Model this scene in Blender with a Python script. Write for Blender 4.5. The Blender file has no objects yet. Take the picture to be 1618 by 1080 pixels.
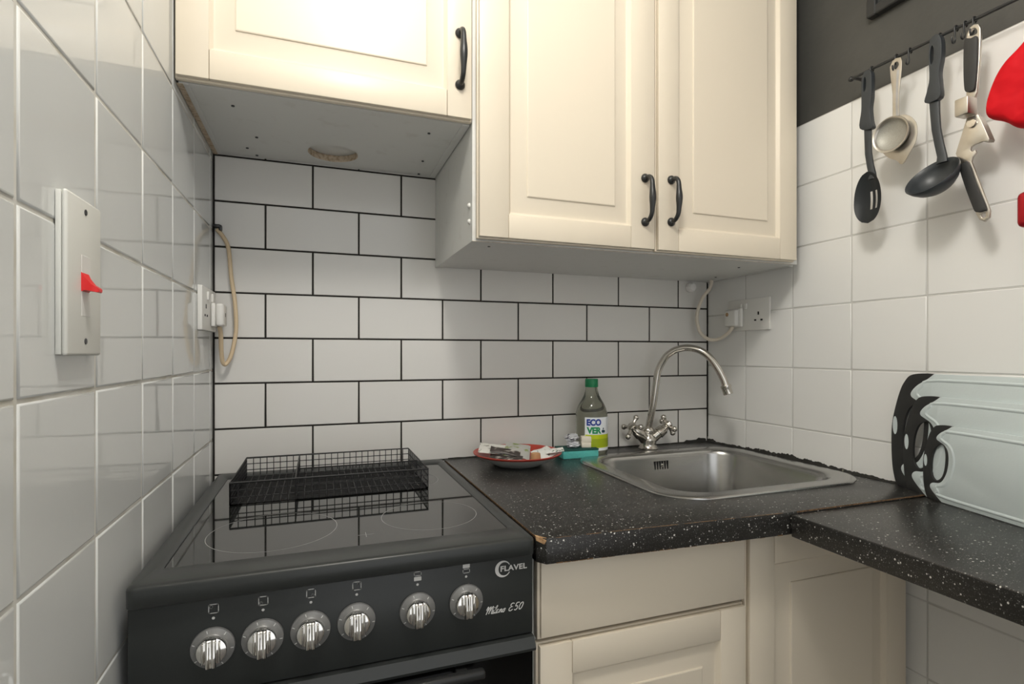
import bpy, bmesh, math, random
from mathutils import Vector, Matrix

random.seed(7)
S = bpy.context.scene
COL = S.collection

# ------------------------------------------------------------------ camera
cam_data = bpy.data.cameras.new('camera')
cam_data.sensor_width = 36.0
cam_data.lens = 848.8 / 1618 * 36.0
cam_data.shift_y = 17.6 / 1618
cam_data.clip_start = 0.01
cam = bpy.data.objects.new('camera', cam_data)
cam.location = (0.2171, -1.3429, 1.1793)
cam.rotation_euler = (math.pi / 2, 0, -0.3475)
COL.objects.link(cam)
S.camera = cam

# ------------------------------------------------------------------ world, lamps, exposure
world = bpy.data.worlds.new('world')
S.world = world
world.use_nodes = True
bgn = world.node_tree.nodes['Background']
bgn.inputs['Color'].default_value = (0.98, 0.99, 1.0, 1)
bgn.inputs['Strength'].default_value = 1.06

def lamp(name, kind, loc, energy, color, **kw):
    d = bpy.data.lights.new(name, kind)
    d.energy = energy
    d.color = color
    for k, v in kw.items():
        setattr(d, k, v)
    o = bpy.data.objects.new(name, d)
    o.location = loc
    COL.objects.link(o)
    return o

lamp('ceiling_lamp', 'POINT', (0.34, -1.08, 2.20), 18.5, (1.0, 0.965, 0.91), shadow_soft_size=0.09)

S.view_settings.view_transform = 'Standard'
S.view_settings.look = 'None'
S.view_settings.exposure = 0.24
S.view_settings.gamma = 1.0
S.view_settings.use_curve_mapping = False

# ------------------------------------------------------------------ materials
MATS = {}

def mat(name, col, rough=0.5, metal=0.0, spec=0.5, coat=0.0, trans=0.0, ior=1.45,
        noise=None, bump=None, alpha=1.0, emit=None):
    if name in MATS:
        return MATS[name]
    m = bpy.data.materials.new(name)
    m.use_nodes = True
    nt = m.node_tree
    b = nt.nodes['Principled BSDF']
    b.inputs['Base Color'].default_value = (*col, 1)
    b.inputs['Roughness'].default_value = rough
    b.inputs['Metallic'].default_value = metal
    b.inputs['Specular IOR Level'].default_value = spec
    b.inputs['Coat Weight'].default_value = coat
    b.inputs['Coat Roughness'].default_value = 0.05
    b.inputs['Transmission Weight'].default_value = trans
    b.inputs['IOR'].default_value = ior
    b.inputs['Alpha'].default_value = alpha
    if emit:
        b.inputs['Emission Color'].default_value = (*emit[:3], 1)
        b.inputs['Emission Strength'].default_value = emit[3]
    tc = nt.nodes.new('ShaderNodeTexCoord')
    if noise:                                   # (scale, second colour, low, high, stretch)
        sc, c2, lo, hi, st = noise
        mp = nt.nodes.new('ShaderNodeMapping')
        mp.inputs['Scale'].default_value = st
        nt.links.new(tc.outputs['Object'], mp.inputs['Vector'])
        n = nt.nodes.new('ShaderNodeTexNoise')
        n.inputs['Scale'].default_value = sc
        n.inputs['Detail'].default_value = 4
        nt.links.new(mp.outputs['Vector'], n.inputs['Vector'])
        r = nt.nodes.new('ShaderNodeValToRGB')
        r.color_ramp.elements[0].position = lo
        r.color_ramp.elements[1].position = hi
        r.color_ramp.elements[0].color = (*col, 1)
        r.color_ramp.elements[1].color = (*c2, 1)
        nt.links.new(n.outputs['Fac'], r.inputs['Fac'])
        nt.links.new(r.outputs['Color'], b.inputs['Base Color'])
    if bump:                                    # (scale, strength, distance)
        n = nt.nodes.new('ShaderNodeTexNoise')
        n.inputs['Scale'].default_value = bump[0]
        n.inputs['Detail'].default_value = 2
        g = nt.nodes.new('ShaderNodeNewGeometry')
        nt.links.new(g.outputs['Position'], n.inputs['Vector'])
        bp = nt.nodes.new('ShaderNodeBump')
        bp.inputs['Strength'].default_value = bump[1]
        bp.inputs['Distance'].default_value = bump[2]
        nt.links.new(n.outputs['Fac'], bp.inputs['Height'])
        nt.links.new(bp.outputs['Normal'], b.inputs['Normal'])
    MATS[name] = m
    return m

def laminate(name):
    """black laminate with white and grey flecks of several sizes"""
    m = bpy.data.materials.new(name)
    m.use_nodes = True
    nt = m.node_tree
    b = nt.nodes['Principled BSDF']
    b.inputs['Roughness'].default_value = 0.31
    b.inputs['Specular IOR Level'].default_value = 0.55
    tc = nt.nodes.new('ShaderNodeTexCoord')
    def fleck(scale, keep, rad):
        v = nt.nodes.new('ShaderNodeTexVoronoi')
        v.inputs['Scale'].default_value = scale
        v.inputs['Randomness'].default_value = 1.0
        mp = nt.nodes.new('ShaderNodeMapping')
        mp.inputs['Scale'].default_value = (1, 1.35, 1.1)
        mp.inputs['Rotation'].default_value = (0.3, 0.2, 0.5 + scale)
        nt.links.new(tc.outputs['Object'], mp.inputs['Vector'])
        nt.links.new(mp.outputs['Vector'], v.inputs['Vector'])
        sep = nt.nodes.new('ShaderNodeSeparateColor')
        nt.links.new(v.outputs['Color'], sep.inputs['Color'])
        k = nt.nodes.new('ShaderNodeMath'); k.operation = 'LESS_THAN'
        k.inputs[1].default_value = keep
        nt.links.new(sep.outputs['Red'], k.inputs[0])
        rr = nt.nodes.new('ShaderNodeMath'); rr.operation = 'MULTIPLY'
        rr.inputs[1].default_value = rad
        nt.links.new(sep.outputs['Green'], rr.inputs[0])
        d = nt.nodes.new('ShaderNodeMath'); d.operation = 'LESS_THAN'
        nt.links.new(v.outputs['Distance'], d.inputs[0])
        nt.links.new(rr.outputs[0], d.inputs[1])
        a = nt.nodes.new('ShaderNodeMath'); a.operation = 'MULTIPLY'
        nt.links.new(k.outputs[0], a.inputs[0])
        nt.links.new(d.outputs[0], a.inputs[1])
        return a.outputs[0]
    prev = None
    for scale, keep, rad, c in ((620, 0.75, 0.45, (0.075, 0.075, 0.07)), (360, 0.45, 0.38, (0.22, 0.22, 0.205)), (210, 0.22, 0.36, (0.62, 0.61, 0.57))):
        mx = nt.nodes.new('ShaderNodeMix'); mx.data_type = 'RGBA'
        if prev is None:
            mx.inputs[6].default_value = (0.016, 0.015, 0.0135, 1)
        else:
            nt.links.new(prev, mx.inputs[6])
        mx.inputs[7].default_value = (*c, 1)
        nt.links.new(fleck(scale, keep, rad), mx.inputs[0])
        prev = mx.outputs[2]
    nt.links.new(prev, b.inputs['Base Color'])
    MATS[name] = m
    return m

M_metro = mat('metro tile glaze', (0.74, 0.725, 0.69), 0.16, spec=0.5, bump=(7, 0.10, 0.01))
M_left = mat('left tile glaze', (0.70, 0.715, 0.70), 0.035, spec=0.6, bump=(9, 0.025, 0.01))
M_right = mat('right tile glaze', (0.80, 0.795, 0.77), 0.22, spec=0.45, bump=(8, 0.08, 0.01))
M_grout_d = mat('dark grout', (0.022, 0.019, 0.016), 0.9)
M_grout_l = mat('cream grout', (0.68, 0.67, 0.62), 0.85, noise=(18, (0.52, 0.49, 0.40), 0.45, 0.75, (1, 1, 1)))
M_grout_r = mat('white grout', (0.60, 0.59, 0.56), 0.85)
M_black_paint = mat('black wall paint', (0.060, 0.059, 0.053), 0.55, bump=(60, 0.25, 0.004), noise=(5, (0.078, 0.076, 0.068), 0.4, 0.7, (1, 1, 1)))
M_ceiling = mat('ceiling paint', (0.80, 0.79, 0.76), 0.9)
M_floor = mat('dark vinyl', (0.10, 0.09, 0.08), 0.5, noise=(12, (0.15, 0.13, 0.11), 0.4, 0.6, (1, 8, 1)))
M_cream = mat('cream door lacquer', (0.76, 0.68, 0.55), 0.36, spec=0.4)
M_white_board = mat('white melamine', (0.70, 0.70, 0.67), 0.42, noise=(30, (0.62, 0.61, 0.57), 0.6, 0.8, (1, 1, 1)))
M_chip = mat('raw chipboard', (0.50, 0.32, 0.17), 0.9, noise=(160, (0.30, 0.17, 0.08), 0.4, 0.65, (1, 1, 1)))
M_chip_pale = mat('pale chipboard edge', (0.60, 0.50, 0.38), 0.9, noise=(140, (0.40, 0.30, 0.2), 0.45, 0.65, (1, 1, 1)))
M_iron = mat('black iron', (0.022, 0.023, 0.023), 0.33, spec=0.55)
M_lam = laminate('flecked black laminate')
M_cooker = mat('anthracite enamel', (0.030, 0.033, 0.032), 0.34, spec=0.5)
M_cooker_panel = mat('anthracite panel', (0.024, 0.027, 0.026), 0.36, spec=0.5)
M_glass_black = mat('black ceramic glass', (0.010, 0.011, 0.010), 0.035, spec=0.9, ior=1.6)
M_oven = mat('black oven glass', (0.005, 0.005, 0.005), 0.12, spec=0.12)
M_print = mat('pale grey print', (0.62, 0.62, 0.60), 0.5)
M_ring = mat('burner print', (0.30, 0.30, 0.29), 0.5)
M_chrome = mat('chrome', (0.82, 0.81, 0.78), 0.08, metal=1.0)
M_chrome_old = mat('worn chrome', (0.60, 0.57, 0.52), 0.16, metal=1.0)
M_skirt = mat('grey knob skirt', (0.23, 0.23, 0.225), 0.38, metal=0.35)
M_steel = mat('brushed steel', (0.47, 0.465, 0.45), 0.25, metal=1.0, noise=(9, (0.45, 0.445, 0.43), 0.35, 0.65, (1, 1, 1)))
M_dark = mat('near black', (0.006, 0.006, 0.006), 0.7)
M_wire = mat('black wire', (0.016, 0.016, 0.016), 0.42)
M_nylon = mat('charcoal nylon', (0.034, 0.039, 0.043), 0.36)
M_tin = mat('worn tin', (0.56, 0.53, 0.48), 0.33, metal=1.0, noise=(25, (0.47, 0.43, 0.36), 0.4, 0.7, (1, 1, 1)))
M_gauze = mat('wire gauze', (0.42, 0.41, 0.36), 0.5, metal=0.4, noise=(1300, (0.30, 0.285, 0.25), 0.4, 0.6, (1, 1, 1)))
M_plastic_w = mat('white plastic', (0.78, 0.77, 0.73), 0.35)
M_plastic_o = mat('aged white plastic', (0.74, 0.74, 0.69), 0.4)
M_cable = mat('beige cable', (0.66, 0.52, 0.34), 0.5)
M_cable_w = mat('off white cable', (0.74, 0.67, 0.56), 0.5)
M_red = mat('red plastic', (0.75, 0.015, 0.015), 0.35)
M_mitt = mat('red silicone', (0.60, 0.003, 0.010), 0.65, spec=0.25, bump=(22, 0.45, 0.02))
M_redmetal = mat('red enamel', (0.42, 0.012, 0.02), 0.25, metal=0.5)
M_board = mat('pale blue plastic', (0.66, 0.735, 0.74), 0.42, bump=(300, 0.1, 0.001))
M_rubber = mat('black rubber', (0.028, 0.028, 0.027), 0.5)
M_bottle = mat('grey clear plastic', (0.56, 0.57, 0.49), 0.04, trans=0.92, ior=1.33)
M_cap = mat('green cap', (0.010, 0.22, 0.085), 0.4)
M_label_w = mat('label white', (0.80, 0.83, 0.86), 0.4)
M_label_g = mat('label lime', (0.50, 0.58, 0.01), 0.4)
M_label_g2 = mat('label dark lime', (0.33, 0.42, 0.01), 0.4)
M_blue_ink = mat('blue ink', (0.012, 0.045, 0.30), 0.4)
M_green_ink = mat('green ink', (0.01, 0.28, 0.10), 0.4)
M_dark_ink = mat('dark ink', (0.02, 0.06, 0.08), 0.4)
M_teal = mat('teal foam', (0.10, 0.47, 0.43), 0.85, bump=(240, 0.5, 0.004))
M_scour = mat('dark green scourer', (0.018, 0.085, 0.072), 0.9, bump=(400, 0.8, 0.004))
M_cube = mat('cream tablet', (0.80, 0.74, 0.62), 0.6)
M_foil = mat('crumpled foil', (0.62, 0.63, 0.66), 0.35, metal=0.2, noise=(60, (0.10, 0.10, 0.12), 0.56, 0.62, (1, 1, 1)))
M_plate_o = mat('grey glaze', (0.52, 0.54, 0.52), 0.3)
M_plate_i = mat('red glaze', (0.46, 0.055, 0.035), 0.3)
M_tan = mat('tan card', (0.50, 0.30, 0.15), 0.6)
M_paper = mat('white sachet paper', (0.78, 0.77, 0.72), 0.5, noise=(55, (0.34, 0.32, 0.29), 0.54, 0.60, (1, 1, 1)))
M_paper_d = mat('dark printed sachet', (0.055, 0.045, 0.04), 0.4, noise=(45, (0.55, 0.52, 0.47), 0.55, 0.68, (1, 3, 1)))
M_paper_g = mat('grey sachet with leaf print', (0.48, 0.48, 0.45), 0.4, noise=(38, (0.20, 0.27, 0.04), 0.56, 0.62, (1, 1, 1)))
M_paper_p = mat('pink sachet', (0.78, 0.55, 0.50), 0.5)
M_paper_w = mat('white wrapper', (0.80, 0.81, 0.77), 0.5, noise=(70, (0.12, 0.18, 0.14), 0.60, 0.65, (1, 1, 1)))
M_seam = mat('dark chipboard line', (0.20, 0.115, 0.055), 0.9, noise=(200, (0.08, 0.05, 0.03), 0.4, 0.65, (1, 1, 1)))
M_capw = mat('bright white plastic', (0.88, 0.86, 0.84), 0.4)
M_mould = mat('blackened sealant', (0.018, 0.017, 0.014), 0.75, noise=(70, (0.22, 0.21, 0.17), 0.64, 0.72, (1, 1, 1)))
M_opal = mat('opal glass', (0.9, 0.88, 0.84), 0.4)

# ------------------------------------------------------------------ mesh helpers
class MB:
    def __init__(self):
        self.v = []; self.f = []; self.mi = []; self.cur = 0
    def add(self, vs, fs):
        o = len(self.v)
        self.v += [tuple(x) for x in vs]
        self.f += [tuple(i + o for i in q) for q in fs]
        self.mi += [self.cur] * len(fs)
        return self
    def box(self, x0, x1, y0, y1, z0, z1, bev=0.0, seg=1):
        if bev <= 0:
            vs = [(x, y, z) for z in (z0, z1) for y in (y0, y1) for x in (x0, x1)]
            return self.add(vs, [(0, 2, 3, 1), (4, 5, 7, 6), (0, 1, 5, 4), (2, 6, 7, 3), (0, 4, 6, 2), (1, 3, 7, 5)])
        bm = bmesh.new()
        vs = [bm.verts.new((x, y, z)) for z in (z0, z1) for y in (y0, y1) for x in (x0, x1)]
        for q in [(0, 2, 3, 1), (4, 5, 7, 6), (0, 1, 5, 4), (2, 6, 7, 3), (0, 4, 6, 2), (1, 3, 7, 5)]:
            bm.faces.new([vs[i] for i in q])
        bmesh.ops.bevel(bm, geom=bm.edges[:], offset=bev, segments=seg, profile=0.5, affect='EDGES')
        return self.bm(bm)
    def bm(self, bm, mtx=None):
        bm.verts.index_update()
        self.add([(mtx @ v.co) if mtx else v.co for v in bm.verts], [[v.index for v in f.verts] for f in bm.faces])
        bm.free()
        return self
    def tube(self, pts, rad, n=8, cap=True, flat=None):
        pts = [Vector(p) for p in pts]
        m = len(pts)
        rs = [rad] * m if isinstance(rad, (int, float)) else list(rad)
        t0 = (pts[1] - pts[0]).normalized()
        up = Vector((0, 0, 1)) if abs(t0.z) < 0.9 else Vector((1, 0, 0))
        nx = t0.cross(up).normalized()
        vs = []
        for i in range(m):
            if i == 0: t = pts[1] - pts[0]
            elif i == m - 1: t = pts[-1] - pts[-2]
            else: t = (pts[i + 1] - pts[i]).normalized() + (pts[i] - pts[i - 1]).normalized()
            t.normalize()
            nx = (nx - t * nx.dot(t)).normalized()
            ny = t.cross(nx)
            for k in range(n):
                a = 2 * math.pi * (k + 0.5) / n
                vs.append(pts[i] + nx * math.cos(a) * rs[i] + ny * math.sin(a) * rs[i])
        fs = [(i * n + k, i * n + (k + 1) % n, (i + 1) * n + (k + 1) % n, (i + 1) * n + k) for i in range(m - 1) for k in range(n)]
        if cap:
            fs += [tuple(range(n - 1, -1, -1)), tuple((m - 1) * n + k for k in range(n))]
        return self.add(vs, fs)
    def lathe(self, prof, n=32, mtx=None, sx=1.0, sy=1.0):
        """prof: (r, z) pairs from bottom to top; poles where r == 0"""
        mtx = mtx or Matrix()
        vs = []; rows = []
        for r, z in prof:
            if r < 1e-7:
                rows.append([len(vs)]); vs.append(mtx @ Vector((0, 0, z)))
            else:
                rows.append(list(range(len(vs), len(vs) + n)))
                vs += [mtx @ Vector((r * sx * math.cos(2 * math.pi * k / n), r * sy * math.sin(2 * math.pi * k / n), z)) for k in range(n)]
        fs = []
        for a, b in zip(rows, rows[1:]):
            for k in range(n):
                k2 = (k + 1) % n
                if len(a) == 1 and len(b) == 1: continue
                if len(a) == 1: fs.append((a[0], b[k2], b[k]))
                elif len(b) == 1: fs.append((a[k], a[k2], b[0]))
                else: fs.append((a[k], a[k2], b[k2], b[k]))
        return self.add(vs, fs)
    def ball(self, c, r, n=12, sz=1.0):
        h = n // 2
        return self.lathe([(r * math.sin(math.pi * i / h) if 0 < i < h else 0, -r * sz * math.cos(math.pi * i / h)) for i in range(h + 1)], n, Matrix.Translation(c))
    def loft(self, loops, cap0=True, cap1=True):
        n = len(loops[0]); vs = [p for l in loops for p in l]
        fs = [(i * n + k, i * n + (k + 1) % n, (i + 1) * n + (k + 1) % n, (i + 1) * n + k) for i in range(len(loops) - 1) for k in range(n)]
        if cap0: fs.append(tuple(range(n - 1, -1, -1)))
        if cap1: fs.append(tuple((len(loops) - 1) * n + k for k in range(n)))
        return self.add(vs, fs)
    def prism(self, poly, holes, fn, d0, d1, bev=0.0):
        """poly / holes in 2D, extruded from depth d0 to d1; fn(u, v, d) -> 3D"""
        bm = bmesh.new()
        loops = []
        for lp in [poly] + list(holes):
            vs = [bm.verts.new((p[0], p[1], 0)) for p in lp]
            es = [bm.edges.new((vs[i], vs[(i + 1) % len(vs)])) for i in range(len(vs))]
            loops.append((vs, es))
        bmesh.ops.triangle_fill(bm, use_beauty=True, edges=bm.edges[:], normal=(0, 0, 1))
        if holes:
            bad = []
            for f in bm.faces:
                c = f.calc_center_median()
                if any(inside(c.x, c.y, h) for h in holes) or not inside(c.x, c.y, poly):
                    bad.append(f)
            if bad: bmesh.ops.delete(bm, geom=bad, context='FACES_ONLY')
        bm.normal_update()
        for f in bm.faces:
            if f.normal.z < 0: f.normal_flip()
        r = bmesh.ops.extrude_face_region(bm, geom=bm.faces[:])
        for e in r['geom']:
            if isinstance(e, bmesh.types.BMVert): e.co.z = 1
        bmesh.ops.recalc_face_normals(bm, faces=bm.faces[:])
        if bev > 0:
            for v in bm.verts: v.co.z = v.co.z * (d1 - d0)
            es = [e for e in bm.edges if len(e.link_faces) == 2 and e.calc_face_angle(0) > 0.9 and abs(e.verts[0].co.z - e.verts[1].co.z) < 1e-6]
            bmesh.ops.bevel(bm, geom=es, offset=bev, segments=2, profile=0.5, affect='EDGES', clamp_overlap=True)
            for v in bm.verts: v.co = Vector(fn(v.co.x, v.co.y, d0 + v.co.z))
        else:
            for v in bm.verts: v.co = Vector(fn(v.co.x, v.co.y, d0 + (d1 - d0) * v.co.z))
        bmesh.ops.recalc_face_normals(bm, faces=bm.faces[:])
        return self.bm(bm)
    def build(self, name, m, parent=None, smooth=None, loc=None, recalc=False):
        me = bpy.data.meshes.new(name)
        me.from_pydata([tuple(v) for v in self.v], [], self.f)
        ms = m if isinstance(m, (list, tuple)) else [m]
        for x in ms: me.materials.append(x)
        if len(ms) > 1: me.polygons.foreach_set('material_index', self.mi)
        if recalc:
            bm = bmesh.new(); bm.from_mesh(me)
            bmesh.ops.recalc_face_normals(bm, faces=bm.faces[:]); bm.to_mesh(me); bm.free()
        if smooth:
            me.polygons.foreach_set('use_smooth', [True] * len(me.polygons))
            me.set_sharp_from_angle(angle=math.radians(smooth))
        me.update()
        o = bpy.data.objects.new(name, me)
        COL.objects.link(o)
        put(o, parent)
        if loc is not None: o.location = loc
        return o

def inside(x, y, poly):
    c = False
    for i in range(len(poly)):
        x1, y1 = poly[i][:2]; x2, y2 = poly[i - 1][:2]
        if (y1 > y) != (y2 > y) and x < (x2 - x1) * (y - y1) / (y2 - y1) + x1:
            c = not c
    return c

WORLD = {}
def put(o, parent):
    """parent o while its mesh stays in world coordinates"""
    if parent is None:
        return
    o.parent = parent
    base = WORLD.get(parent.name, Matrix())
    o.matrix_parent_inverse = base.inverted()
    WORLD[o.name] = base @ base.inverted()

def thing(name, label, cat, loc=(0, 0, 0), group=None):
    o = bpy.data.objects.new(name, None)
    o.empty_display_size = 0.05
    o.location = loc
    COL.objects.link(o)
    WORLD[o.name] = Matrix.Translation(loc)
    return tag(o, label, cat, group)

def tag(o, label, cat, group=None):
    o['label'] = label; o['category'] = cat
    if group: o['group'] = group
    return o

def struct(o):
    o['kind'] = 'structure'
    return o

def stuff(o):
    o['kind'] = 'stuff'
    return o

def spline(pts, k=8):
    P = [Vector(p) for p in pts]; out = []
    for i in range(len(P) - 1):
        a = P[max(i - 1, 0)]; b = P[i]; c = P[i + 1]; d = P[min(i + 2, len(P) - 1)]
        for j in range(k):
            t = j / k
            out.append(0.5 * ((2 * b) + (c - a) * t + (2 * a - 5 * b + 4 * c - d) * t * t + (3 * b - a - 3 * c + d) * t ** 3))
    out.append(P[-1])
    return out

def closed_spline(pts, k=5):
    n = len(pts); P = [Vector((p[0], p[1], 0)) for p in pts]; out = []
    for i in range(n):
        a, b, c, d = P[i - 1], P[i], P[(i + 1) % n], P[(i + 2) % n]
        for j in range(k):
            t = j / k
            q = 0.5 * ((2 * b) + (c - a) * t + (2 * a - 5 * b + 4 * c - d) * t * t + (3 * b - a - 3 * c + d) * t ** 3)
            out.append((q.x, q.y))
    return out

def rrect(cx, cy, hx, hy, r, n=8):
    out = []
    for sx, sy, a0 in ((1, 1, 0), (-1, 1, 90), (-1, -1, 180), (1, -1, 270)):
        for i in range(n + 1):
            a = math.radians(a0 + 90 * i / n)
            out.append((cx + sx * (hx - r) + r * math.cos(a), cy + sy * (hy - r) + r * math.sin(a)))
    return out

def text_mesh(txt, size, shear=0.0, bold=0.0, space=1.0):
    """vertices and faces of a line of lettering in the xy plane"""
    cu = bpy.data.curves.new('lettering', 'FONT')
    cu.body = txt; cu.size = size; cu.shear = shear; cu.offset = bold; cu.space_character = space
    cu.resolution_u = 4
    o = bpy.data.objects.new('lettering', cu)
    COL.objects.link(o)
    dg = bpy.context.evaluated_depsgraph_get()
    dg.update()
    me = bpy.data.meshes.new_from_object(o.evaluated_get(dg))
    vs = [v.co.copy() for v in me.vertices]; fs = [tuple(p.vertices) for p in me.polygons]
    bpy.data.objects.remove(o); bpy.data.meshes.remove(me); bpy.data.curves.remove(cu)
    return vs, fs

def add_text(mb, txt, w, h, fn, shear=0.0, bold=0.0, space=1.0):
    vs, fs = text_mesh(txt, 1.0, shear, bold, space)
    x0 = min(v.x for v in vs); x1 = max(v.x for v in vs); y0 = min(v.y for v in vs); y1 = max(v.y for v in vs)
    mb.add([fn((v.x - x0) / (x1 - x0) * w, (v.y - y0) / (y1 - y0) * h) for v in vs], fs)

# ------------------------------------------------------------------ room shell
W = 1.3408                                      # room width at the tile faces
XYZ = Matrix

def slab(name, m, b, parent=None):
    return MB().box(*b).build(name, m, parent)

wall_back = struct(slab('wall_back', M_grout_d, (-0.12, W + 0.12, 0.0016, 0.12, 0, 2.38)))
wall_left = struct(slab('wall_left', M_grout_l, (-0.12, -0.0014, -2.6, 0.0016, 0, 2.38)))
wall_right = struct(slab('wall_right', M_grout_r, (W + 0.0010, W + 0.12, -2.6, 0.0016, 0, 2.38)))
floor = struct(slab('floor', M_floor, (-0.12, W + 0.12, -2.6, 0.12, -0.1, 0.0)))
ceiling = struct(slab('ceiling', M_ceiling, (-0.12, W + 0.12, -2.6, 0.12, 2.38, 2.48)))

TILE_MESH = {}
def tile_mesh(w, h, t, bev, m, key):
    k = (round(w, 4), round(h, 4), key)
    if k in TILE_MESH: return TILE_MESH[k]
    loops = []
    for inset, d in ((0, 0), (0, t - bev), (bev * 0.4, t - bev * 0.28), (bev, t)):
        a = w / 2 - inset; b = h / 2 - inset
        loops.append([(-a, -b, d), (a, -b, d), (a, b, d), (-a, b, d)])
    mb = MB().loft(loops, cap0=False, cap1=True)
    me = bpy.data.meshes.new('tile')
    me.from_pydata(mb.v, [], mb.f)
    me.materials.append(m)
    me.polygons.foreach_set('use_smooth', [True] * len(me.polygons))
    me.polygons[len(me.polygons) - 1].use_smooth = False      # the glazed face itself is flat
    TILE_MESH[k] = me
    return me

def put_tile(wall, me, origin, basis, wob):
    """basis columns: tile width, tile height, outward"""
    o = bpy.data.objects.new('tile', me)
    COL.objects.link(o)
    o.parent = wall
    R = Matrix(basis).transposed().to_4x4()
    R = R @ Matrix.Rotation(random.uniform(-wob, wob), 4, 'X') @ Matrix.Rotation(random.uniform(-wob, wob), 4, 'Y')
    o.matrix_local = Matrix.Translation(origin) @ R
    return o

# metro tiles on the back wall, half bond
zj = [1.7190, 1.619, 1.5175, 1.416, 1.3145, 1.213, 1.1115, 1.010, 0.9085, 0.8070]
XA, XB, PX = 0.1057, 0.2070, 0.2053
for r in range(len(zj) - 1):
    x_first = XB if r % 2 == 1 else XA
    xs = [0.001] + [x_first + PX * k for k in range(-1, 8) if 0.03 < x_first + PX * k < W - 0.02] + [W - 0.001]
    for x0, x1 in zip(xs, xs[1:]):
        g = 0.0039
        w = x1 - x0 - g; h = zj[r] - zj[r + 1] - g
        me = tile_mesh(w, h, 0.006, 0.0012, M_metro, 'metro')
        put_tile(wall_back, me, ((x0 + x1) / 2, 0.006, (zj[r] + zj[r + 1]) / 2), ((1, 0, 0), (0, 0, 1), (0, -1, 0)), 0.0012)

# square tiles on the left wall
yl = [0.0] + [-(-0.1202 + 0.1576 * i) for i in range(1, 9)]
zl = [1.6037 - 0.154 * r for r in range(-4, 8)]
for i in range(len(yl) - 1):
    for r in range(len(zl) - 1):
        w = yl[i] - yl[i + 1] - 0.0042; h = zl[r] - zl[r + 1] - 0.0026
        me = tile_mesh(w, h, 0.0055, 0.0026, M_left, 'left')
        put_tile(wall_left, me, (-0.0055, (yl[i] + yl[i + 1]) / 2, (zl[r] + zl[r + 1]) / 2), ((0, 1, 0), (0, 0, 1), (1, 0, 0)), 0.0022)

# square tiles on the right wall, up to the black paint
yr = [0.0] + [-(-0.0038 + 0.1584 * i) for i in range(1, 9)]
zr = [1.7419 - 0.15 * r for r in range(0, 10)]
for i in range(len(yr) - 1):
    for r in range(len(zr) - 1):
        w = yr[i] - yr[i + 1] - 0.0024; h = zr[r] - zr[r + 1] - 0.0024
        me = tile_mesh(w, h, 0.0055, 0.0016, M_right, 'right')
        put_tile(wall_right, me, (W + 0.0055, (yr[i] + yr[i + 1]) / 2, (zr[r] + zr[r + 1]) / 2), ((0, -1, 0), (0, 0, 1), (-1, 0, 0)), 0.0016)
slab('painted_plaster', M_black_paint, (W + 0.0002, W + 0.02, -2.59, -0.001, 1.7424, 2.379), wall_right)

# blackened sealant where the worktop meets the walls
def sealant(name, along, n, hi, jag, depth):
    mb = MB(); rows = []; w = 0.0; fine = 0.0
    for i in range(n + 1):
        t = i / n
        w = 0.82 * w + random.uniform(-1, 1) * 0.42
        fine = 0.4 * fine + random.uniform(-1, 1) * 0.5
        h = max(0.0012, hi(t) * (1 + jag * (0.75 * w + 0.45 * fine))); d = depth * (1 + 0.3 * w + 0.2 * fine)
        px, py, ox, oy = along(t)
        rows.append([(px + ox * d, py + oy * d, 0.9102), (px + ox * d * 0.6, py + oy * d * 0.6, 0.9102 + h * 0.5), (px + ox * 0.0006, py + oy * 0.0006, 0.9102 + h), (px + ox * 0.0002, py + oy * 0.0002, 0.9102)])
    mb.loft(rows, True, True)
    return struct(mb.build(name, M_mould, None, smooth=60, recalc=True))
sealant('trim_1', lambda t: (W, -0.002 - 0.585 * t, -1, 0), 200, lambda t: 0.0035 + 0.0075 * math.exp(-((t - 0.5) / 0.28) ** 2) + (0.004 if t < 0.06 else 0), 0.55, 0.006)
sealant('trim_2', lambda t: (0.53 + (W - 0.538) * t, -0.0002, 0, -1), 90, lambda t: 0.0022 + (0.008 if t > 0.965 else 0.004 if t > 0.9 else 0), 0.4, 0.004)
# dark corner joint of the back wall on both sides
struct(MB().box(0.0002, 0.0026, -0.0026, -0.0002, 0.92, 1.618).build('trim_3', M_grout_d))
struct(MB().box(W - 0.0024, W - 0.0002, -0.0024, -0.0002, 0.925, 1.392).build('trim_4', M_grout_d))

# ------------------------------------------------------------------ ceiling light (above the frame)
t = thing('ceiling_light', 'round opal ceiling light on the ceiling of the narrow kitchen', 'lamp', (0.34, -1.08, 2.38))
MB().lathe([(0, 2.335), (0.12, 2.34), (0.13, 2.36), (0.125, 2.38), (0, 2.38)], 32, Matrix.Translation((0.34, -1.08, 0))).build('base', M_opal, t, smooth=40)
MB().tube([(0.34, -1.08, 2.345), (0.34, -1.08, 2.295)], 0.018, 16).build('lamp_holder', M_plastic_w, t, smooth=40)

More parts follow.
